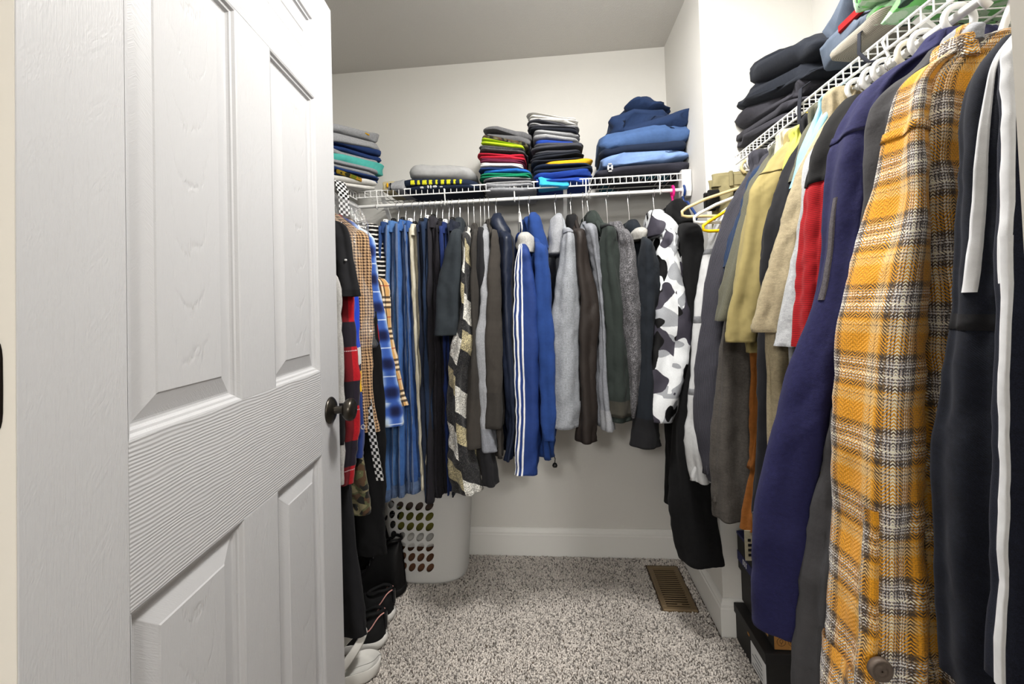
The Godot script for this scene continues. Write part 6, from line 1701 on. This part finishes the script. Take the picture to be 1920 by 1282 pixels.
	garment("t_shirt", "black and white striped t-shirt left of the first jeans", "t-shirt", "l", -1.62, "stripes", [[1.54, 0.131, 0.0, 0.022, 0.02], [1.465, 0.149, 0.0, 0.025, 0.02], [1.359, 0.168, 0.0, 0.02, 0.02], [1.254, 0.18, 0.0, 0.018, 0.02]], {"neck": 1.57, "hem": 0.9, "hemw": 0.17, "sh": 0.17})
	hanger("wire hanger inside the black and white striped t-shirt left of the first jeans", "l", -1.62, "white_plastic", "wire", 0.137, 0.0, 0.1)
	folded("shorts", "dark grey heather folded shorts on top of the shorter pile", "shorts", "folded shorts in the shorter pile on the back shelf", "heatherdark", Vector3(-0.168, 1.916, -1.913), -0.0, 0.213, 0.043, 0.056, 0.27, -0.269, 2, {"nz": 0.009, "bow": 0.006})
	folded("shorts", "olive camouflage folded shorts under the grey heather pair", "shorts", "folded shorts in the shorter pile on the back shelf", "olivecamo", Vector3(-0.177, 1.904, -1.913), -0.0, 0.203, 0.021, 0.02, 0.27, -0.223, 1, {})
	folded("shorts", "lime green folded shorts in the shorter pile", "shorts", "folded shorts in the shorter pile on the back shelf", "lime", Vector3(-0.187, 1.891, -1.913), -0.0, 0.196, 0.023, 0.027, 0.27, -0.204, 2, {"nz": 0.006})
	folded("shorts", "patterned grey folded shorts under the lime pair", "shorts", "folded shorts in the shorter pile on the back shelf", "patterngrey", Vector3(-0.188, 1.865, -1.913), -0.0, 0.21, 0.03, 0.023, 0.27, -0.118, 2, {})
	folded("shorts", "red folded shorts with crumpled right end", "shorts", "folded shorts in the shorter pile on the back shelf", "red", Vector3(-0.193, 1.839, -1.913), -0.0, 0.206, 0.021, 0.027, 0.27, -0.129, 2, {"nz": 0.008})
	folded("shorts", "maroon folded shorts directly under the red pair", "shorts", "folded shorts in the shorter pile on the back shelf", "maroon", Vector3(-0.193, 1.822, -1.913), -0.0, 0.203, 0.018, 0.016, 0.27, -0.117, 2, {})
	folded("shorts", "white folded shorts in the middle of the shorter pile", "shorts", "folded shorts in the shorter pile on the back shelf", "white", Vector3(-0.192, 1.797, -1.913), -0.0, 0.197, 0.025, 0.02, 0.27, -0.095, 2, {})
	folded("shorts", "thin navy folded shorts under the white pair", "shorts", "folded shorts in the shorter pile on the back shelf", "navyfold", Vector3(-0.196, 1.785, -1.913), -0.0, 0.213, 0.014, 0.009, 0.27, -0.06, 1, {})
	folded("shorts", "bright blue folded shorts above the green pair", "shorts", "folded shorts in the shorter pile on the back shelf", "blue", Vector3(-0.168, 1.774, -1.913), -0.0, 0.215, 0.016, 0.016, 0.27, -0.038, 1, {})
	folded("shorts", "green folded shorts above the grey pile bottom", "shorts", "folded shorts in the shorter pile on the back shelf", "green", Vector3(-0.179, 1.754, -1.913), -0.0, 0.226, 0.02, 0.02, 0.27, -0.038, 2, {})
	folded("shorts", "light grey folded shorts second from the bottom of the shorter pile", "shorts", "folded shorts in the shorter pile on the back shelf", "greyflat", Vector3(-0.162, 1.727, -1.913), -0.0, 0.226, 0.03, 0.025, 0.27, -0.027, 3, {"mats": ["greyflat", "blackfold", "greyflat"]})
	folded("shorts", "pale grey folded shorts at the bottom of the shorter pile, sagging over the shelf lip", "shorts", "folded shorts in the shorter pile on the back shelf", "greyheather", Vector3(-0.157, 1.694, -1.913), -0.0, 0.228, 0.036, 0.031, 0.27, -0.015, 2, {"bow": -0.004})
	folded("shorts", "crumpled white folded shorts on top of the taller pile", "shorts", "folded shorts in the taller pile on the back shelf", "white", Vector3(0.031, 1.982, -1.908), -0.0, 0.214, 0.036, 0.031, 0.26, -0.197, 3, {"nz": 0.012, "bow": 0.004})
	folded("shorts", "dark grey folded shorts second from the top of the taller pile", "shorts", "folded shorts in the taller pile on the back shelf", "charcoalfold", Vector3(0.032, 1.95, -1.908), -0.0, 0.219, 0.032, 0.027, 0.26, -0.141, 3, {"nz": 0.008, "mats": ["charcoalfold", "greyflat", "charcoalfold"]})
	folded("shorts", "black folded shorts between the grey pairs of the taller pile", "shorts", "folded shorts in the taller pile on the back shelf", "blackfold", Vector3(0.033, 1.934, -1.908), -0.0, 0.217, 0.014, 0.016, 0.26, -0.141, 1, {})
	folded("shorts", "light grey folded shorts with a dark waistband in the taller pile", "shorts", "folded shorts in the taller pile on the back shelf", "greyflat", Vector3(0.04, 1.904, -1.908), -0.0, 0.206, 0.034, 0.027, 0.26, -0.099, 2, {"nz": 0.009})
	folded("shorts", "royal blue folded shorts peeking out at the left of the taller pile", "shorts", "folded shorts in the taller pile on the back shelf", "royalfold", Vector3(0.038, 1.885, -1.908), -0.0, 0.182, 0.027, 0.011, 0.26, -0.016, 1, {})
	folded("shorts", "charcoal folded shorts in several layers in the middle of the taller pile", "shorts", "folded shorts in the taller pile on the back shelf", "charcoalfold", Vector3(0.046, 1.85, -1.908), -0.0, 0.217, 0.036, 0.038, 0.26, -0.012, 3, {"nz": 0.008})
	folded("shorts", "black folded shorts above the mustard pair", "shorts", "folded shorts in the taller pile on the back shelf", "blackfold", Vector3(0.043, 1.813, -1.908), -0.0, 0.228, 0.045, 0.029, 0.26, 0.056, 3, {"nz": 0.009})
	folded("shorts", "mustard yellow folded shorts in the taller pile", "shorts", "folded shorts in the taller pile on the back shelf", "yellowfold", Vector3(0.086, 1.792, -1.908), -0.0, 0.212, 0.027, 0.022, 0.26, 0.045, 1, {"nz": 0.01})
	folded("shorts", "navy folded shorts with dark stripes below the mustard pair", "shorts", "folded shorts in the taller pile on the back shelf", "darknavy", Vector3(0.065, 1.769, -1.908), -0.0, 0.252, 0.034, 0.027, 0.26, 0.011, 2, {"nz": 0.008})
	folded("shorts", "royal blue folded shorts at the bottom of the taller pile", "shorts", "folded shorts in the taller pile on the back shelf", "royalfold", Vector3(0.063, 1.716, -1.908), -0.0, 0.243, 0.047, 0.058, 0.26, -0.029, 2, {"nz": 0.012})
	folded("shorts", "sky blue folded shorts hanging over the shelf lip", "shorts", "folded shorts in the taller pile on the back shelf", "skyfold", Vector3(0.026, 1.7, -1.822), -0.0, 0.128, 0.042, 0.04, 0.1, -0.091, 1, {"nz": 0.01})
	folded("sweatshirt", "charcoal folded sweatshirt with a white emblem, at the bottom of the right pile", "sweatshirt", "folded sweatshirts at the right end of the back shelf", "coal", Vector3(0.399, 1.734, -1.923), -0.0, 0.409, 0.042, 0.059, 0.29, -0.005, 1, {"nz": 0.01, "e1": 0.75, "marks": [["emblem", "print_white", [[-0.147, 0.033, 0.006, 0.022], [-0.131, 0.033, 0.006, 0.022], [-0.139, 0.033, 0.02, 0.005], [-0.139, 0.018, 0.016, 0.005], [-0.139, 0.048, 0.016, 0.005]]]]})
	folded("sweatshirt", "light blue folded sweatshirt second from the bottom of the right pile", "sweatshirt", "folded sweatshirts at the right end of the back shelf", "lightblue2", Vector3(0.409, 1.781, -1.918), -0.0, 0.367, 0.058, 0.061, 0.28, 0.035, 1, {"nz": 0.013, "e1": 0.55})
	folded("sweatshirt", "dark navy folded sweatshirt showing as a thin dark layer", "sweatshirt", "folded sweatshirts at the right end of the back shelf", "darknavy", Vector3(0.407, 1.83, -1.918), -0.0, 0.359, 0.035, 0.039, 0.28, 0.034, 1, {"nz": 0.006})
	folded("sweatshirt", "slate blue folded sweatshirt in a thick fold", "sweatshirt", "folded sweatshirts at the right end of the back shelf", "slateblue", Vector3(0.407, 1.843, -1.918), -0.0, 0.385, 0.107, 0.092, 0.28, 0.073, 1, {"nz": 0.012, "e1": 0.6})
	folded("hoodie", "crumpled navy hoodie on top of the right pile", "hoodie", "folded sweatshirts at the right end of the back shelf", "navyhood", Vector3(0.436, 1.914, -1.908), -0.0, 0.324, 0.102, 0.096, 0.26, 0.027, 1, {"nz": 0.022, "e1": 0.65})
	folded("hoodie", "navy hoodie standing crumpled at the very top of the right pile, its collar pointing up", "hoodie", "folded sweatshirts at the right end of the back shelf", "navyhood", Vector3(0.442, 2.012, -1.91), -0.0, 0.189, 0.068, 0.059, 0.16, -0.0, 1, {"nz": 0.02, "e1": 0.9, "e2": 0.7, "marks": [["collar_flap", "darknavy", [[-0.03, 0.07, 0.05, 0.05, 0.01], [0.05, 0.055, 0.06, 0.035, 0.0]]]]})
	folded("t_shirt", "stone grey rolled t-shirt on top of the low left pile", "t-shirt", "folded clothes at the left of the back shelf", "stonegrey", Vector3(-0.46, 1.765, -1.903), -0.0, 0.309, 0.083, 0.066, 0.25, -0.065, 1, {"nz": 0.008, "e1": 0.7, "e2": 0.42})
	folded("t_shirt", "dark navy folded t-shirt with yellow block letters along the fold", "t-shirt", "folded clothes at the left of the back shelf", "darknavy", Vector3(-0.471, 1.735, -1.908), -0.0, 0.356, 0.035, 0.03, 0.26, -0.037, 1, {"nz": 0.004, "bow": 0.003, "marks": [["printed_letter", "print_yellow", [[-0.105, 0.014, 0.02, 0.02]]], ["printed_letter", "print_yellow", [[-0.0788, 0.014, 0.014, 0.02]]], ["printed_letter", "print_yellow", [[-0.0526, 0.014, 0.022, 0.02]]], ["printed_letter", "print_yellow", [[-0.0264, 0.014, 0.017, 0.02]]], ["printed_letter", "print_yellow", [[-0.0002, 0.014, 0.012, 0.02]]], ["printed_letter", "print_yellow", [[0.026, 0.014, 0.018, 0.02]]], ["printed_letter", "print_yellow", [[0.0522, 0.014, 0.02, 0.02]]], ["printed_letter", "print_yellow", [[0.0784, 0.014, 0.014, 0.02]]], ["printed_letter", "print_yellow", [[0.1046, 0.014, 0.012, 0.02]]]]})
	folded("t_shirt", "dark navy folded t-shirt with white letters, resting on the wires", "t-shirt", "folded clothes at the left of the back shelf", "darknavy", Vector3(-0.461, 1.718, -1.908), -0.0, 0.353, 0.023, 0.016, 0.26, -0.017, 1, {"nz": 0.004, "marks": [["printed_letter", "print_white", [[-0.075, 0.01, 0.016, 0.008]]], ["printed_letter", "print_white", [[-0.048, 0.012, 0.007, 0.014]]], ["printed_letter", "print_white", [[-0.036, 0.012, 0.007, 0.014]]], ["printed_letter", "print_white", [[-0.018, 0.012, 0.018, 0.009]]], ["printed_letter", "print_white", [[0.01, 0.01, 0.014, 0.005]]]]})
	folded("t_shirt", "grey folded t-shirt beside the low left pile", "t-shirt", "folded clothes at the left of the back shelf", "foldgrey", Vector3(-0.654, 1.724, -1.878), -0.0, 0.09, 0.051, 0.055, 0.2, -0.055, 1, {"nz": 0.008})
	folded("t_shirt", "beige folded cloth with black and gold print at the left of the low pile", "t-shirt", "folded clothes at the left of the back shelf", "beigebit", Vector3(-0.686, 1.723, -1.868), -0.0, 0.064, 0.046, 0.051, 0.18, -0.055, 1, {"nz": 0.006, "marks": [["printed_patch", "black2", [[0.012, 0.02, 0.008, 0.03]]], ["printed_patch", "yellowfold", [[-0.002, 0.025, 0.008, 0.02]]]]})
	folded("t_shirt", "maroon folded t-shirt flat under the low left pile", "t-shirt", "flat folded clothes seen through the shelf wires", "maroonfold", Vector3(-0.52, 1.734, -1.94), 0.0, 0.24, 0.008, 0.008, 0.26, 0.0, 1, {"nz": 0.003})
	folded("t_shirt", "grey folded t-shirt flat under the shorter shorts pile", "t-shirt", "flat folded clothes seen through the shelf wires", "heatherdark", Vector3(-0.18, 1.734, -1.94), 0.0, 0.24, 0.008, 0.008, 0.26, 0.0, 1, {"nz": 0.003})
	folded("t_shirt", "teal blue folded t-shirt flat under the taller shorts pile", "t-shirt", "flat folded clothes seen through the shelf wires", "tealdark", Vector3(0.06, 1.734, -1.94), 0.0, 0.2, 0.008, 0.008, 0.26, 0.0, 1, {"nz": 0.003})
	folded("t_shirt", "deep teal folded t-shirt flat under the sweatshirts", "t-shirt", "flat folded clothes seen through the shelf wires", "tealdark", Vector3(0.385, 1.734, -1.94), 0.0, 0.29, 0.01, 0.01, 0.26, 0.0, 1, {"nz": 0.003})
	folded("sweatshirt", "pale grey folded sweatshirt with a small gold print, on top of the left pile", "sweatshirt", "folded clothes piled on the left shelf", "foldgrey", Vector3(-0.906, 1.902, -1.752), 1.271, 0.362, 0.083, 0.07, 0.24, 0.201, 2, {"nz": 0.009, "marks": [["print_line", "yellowfold", [[0.06, 0.062, 0.03, 0.006]]]]})
	folded("sweatshirt", "navy folded sweatshirt under the pale grey one", "sweatshirt", "folded clothes piled on the left shelf", "navyfold", Vector3(-0.906, 1.865, -1.754), 1.271, 0.368, 0.029, 0.058, 0.24, 0.11, 2, {})
	folded("sweatshirt", "thin grey folded sweatshirt above the teal one", "sweatshirt", "folded clothes piled on the left shelf", "foldgrey", Vector3(-0.908, 1.85, -1.748), 1.271, 0.366, 0.023, 0.017, 0.24, 0.14, 1, {})
	folded("sweatshirt", "teal folded sweatshirt in the left pile", "sweatshirt", "folded clothes piled on the left shelf", "teal", Vector3(-0.903, 1.814, -1.763), 1.271, 0.399, 0.027, 0.063, 0.24, 0.058, 1, {})
	folded("sweatshirt", "light grey folded sweatshirt under the teal one", "sweatshirt", "folded clothes piled on the left shelf", "greyheather", Vector3(-0.912, 1.785, -1.734), 1.271, 0.351, 0.033, 0.042, 0.24, 0.095, 2, {})
	folded("sweatshirt", "deep blue folded sweatshirt above the white one", "sweatshirt", "folded clothes piled on the left shelf", "navyfold", Vector3(-0.91, 1.763, -1.739), 1.271, 0.362, 0.025, 0.032, 0.24, 0.107, 2, {})
	folded("sweatshirt", "white folded sweatshirt with an orange print at the bottom of the left pile", "sweatshirt", "folded clothes piled on the left shelf", "white", Vector3(-0.915, 1.722, -1.725), 1.271, 0.345, 0.041, 0.044, 0.24, 0.145, 2, {"marks": [["printed_patch", "orangeprint", [[-0.02, 0.045, 0.14, 0.018]]]]})
	folded("sweatshirt", "black folded sweatshirt at the bottom of the dark pile", "sweatshirt", "folded dark clothes on the right shelf", "charcoalhoodie", Vector3(0.824, 1.742, -1.431), -1.571, 0.435, 0.052, 0.046, 0.27, -0.104, 2, {"nz": 0.012})
	folded("sweatshirt", "charcoal folded sweatshirt with a bulging end in the dark pile", "sweatshirt", "folded dark clothes on the right shelf", "charcoalhoodie", Vector3(0.829, 1.79, -1.436), -1.571, 0.471, 0.082, 0.061, 0.28, -0.135, 1, {"nz": 0.016, "e1": 0.8})
	folded("hoodie", "black crumpled hoodie second from the top of the dark pile", "hoodie", "folded dark clothes on the right shelf", "blackhoodie", Vector3(0.829, 1.82, -1.384), -1.571, 0.489, 0.099, 0.076, 0.28, -0.198, 1, {"nz": 0.018, "e1": 0.8})
	folded("hoodie", "blue-black folded hoodie on top of the dark pile", "hoodie", "folded dark clothes on the right shelf", "blackhoodie", Vector3(0.829, 1.865, -1.321), -1.571, 0.461, 0.119, 0.06, 0.28, -0.267, 1, {"nz": 0.014, "e1": 0.75})
	folded("jacket", "blue-grey folded jacket with a red lining on the right shelf", "jacket", "loose clothes on the near end of the right shelf", "bluegrey", Vector3(0.819, 1.779, -1.046), -1.571, 0.211, 0.106, 0.118, 0.26, 0.003, 2, {"nz": 0.014, "mats": ["bluegrey", "bluegrey"], "marks": [["lining", "redlining", [[0.06, 0.05, 0.12, 0.02]]]]})
	folded("sweater", "cream ribbed folded sweater edge on the right shelf lip", "sweater", "loose clothes on the near end of the right shelf", "creamknit", Vector3(0.773, 1.759, -0.991), -1.571, 0.197, 0.033, 0.027, 0.2, -0.085, 1, {"nz": 0.008})
	folded("shirt", "mint green camouflage shirt bundled at the near end of the right shelf", "shirt", "loose clothes on the near end of the right shelf", "mintcamo", Vector3(0.785, 1.756, -0.883), -1.571, 0.153, 0.073, 0.082, 0.24, -0.098, 2, {"nz": 0.02})
	garment("sweater", "black sweater hanging low under the left rod clothes", "sweater", "l", -1.5, "blackcoat", [[0.982, 0.144, 0.0, 0.035, 0.02], [0.79, 0.149, 0.0, 0.037, 0.02], [0.636, 0.155, 0.0, 0.039, 0.02], [0.484, 0.16, 0.0, 0.039, 0.02]], {"neck": 1.5, "hem": 0.6, "hemw": 0.17, "sh": 0.15})
	hanger("wire hanger inside the black sweater hanging low under the left rod clothes", "l", -1.5, "white_plastic", "wire", 0.207, 0.0, 0.1)
	trousers("shorts", "woodland camouflage shorts hanging under the polo shirt", "l", -1.43, "woodland", [[0.82, 0.08, 0.0, 0.07, 0.02], [0.75, 0.085, 0.0, 0.08, 0.02], [0.62, 0.09, 0.0, 0.085, 0.022], [0.53, 0.095, 0.0, 0.085, 0.022]], {"loops": false, "category": "shorts"})
	trousers("trousers", "long black trousers at the door edge reaching down to the shoes", "l", -1.37, "black2", [[1.2, 0.06, 0.0, 0.05, 0.02], [0.8, 0.07, 0.0, 0.06, 0.022], [0.45, 0.08, 0.0, 0.08, 0.024], [0.17, 0.11, 0.0, 0.08, 0.026]], {"loops": false})
	trousers("trousers", "black trousers behind the camouflage shorts", "l", -1.49, "blackcoat", [[1.2, 0.12, 0.0, 0.08, 0.02], [0.8, 0.13, 0.0, 0.085, 0.022], [0.5, 0.12, 0.0, 0.085, 0.024], [0.36, 0.125, 0.0, 0.085, 0.024]], {"loops": false})
	left_extras()
	right_extras()
	garment("t_shirt", "cream t-shirt sliver between the olive knit top and the khaki t-shirt", "t-shirt", "r", -1.21, "creamtee", [[1.637, 0.023, -0.0, 0.01, 0.028], [1.584, 0.052, -0.0, 0.01, 0.028], [1.534, 0.075, -0.0, 0.01, 0.028], [1.47, 0.099, -0.0, 0.01, 0.028]], {"neck": 1.667, "hem": 1.2, "hemw": 0.1, "sh": 0.1, "rshift": 0.02, "follow": true})
	hanger("wire hanger inside the cream t-shirt sliver between the olive knit top and the khaki", "r", -1.21, "white_plastic", "wire", 0.05, 0.0, 0.045)
	garment("t_shirt", "taupe t-shirt sliver beside the light blue one", "t-shirt", "r", -1.06, "oliveknit", [[1.639, 0.024, -0.0, 0.01, 0.021], [1.584, 0.062, -0.0, 0.01, 0.022], [1.485, 0.093, -0.0, 0.01, 0.023]], {"neck": 1.669, "hem": 1.2, "hemw": 0.1, "sh": 0.1, "rshift": 0.02, "follow": true})
	hanger("wire hanger inside the taupe t-shirt sliver beside the light blue one", "r", -1.06, "white_plastic", "wire", 0.05, 0.0, 0.045)
	hanger("white plastic hanger in the row of hooks beyond the navy hoodie", "r", -0.98, "white_plastic", "tube", 0.06, 0.0, 0.07)
	hanger("white plastic hanger in the row of hooks beyond the navy hoodie", "r", -0.935, "white_plastic", "tube", 0.06, 0.0, 0.07)
	hanger("white plastic hanger in the row of hooks beyond the navy hoodie", "r", -0.905, "white_plastic", "tube", 0.06, 0.0, 0.07)
	hanger("cream plastic hanger hook among the white hooks beyond the navy hoodie", "r", -0.845, "cream_plastic", "tube", 0.06, 0.0, 0.07)
	hanger("white plastic hanger in the row of hooks beyond the navy hoodie", "r", -0.815, "white_plastic", "tube", 0.06, 0.0, 0.07)
	garment("sweater", "blue knit sweater sliver beside the waffle-knit sweater", "sweater", "r", -1.33, "navypants2", [[1.577, 0.058, -0.0, 0.01, 0.028], [1.498, 0.088, -0.0, 0.01, 0.028], [1.403, 0.121, -0.0, 0.012, 0.028], [1.308, 0.151, -0.0, 0.011, 0.028]], {"neck": 1.607, "hem": 1.0, "hemw": 0.12, "rshift": 0.02, "follow": true})
	hanger("wire hanger inside the blue knit sweater sliver beside the waffle-knit sweater", "r", -1.33, "white_plastic", "wire", 0.1, 0.0, 0.045)
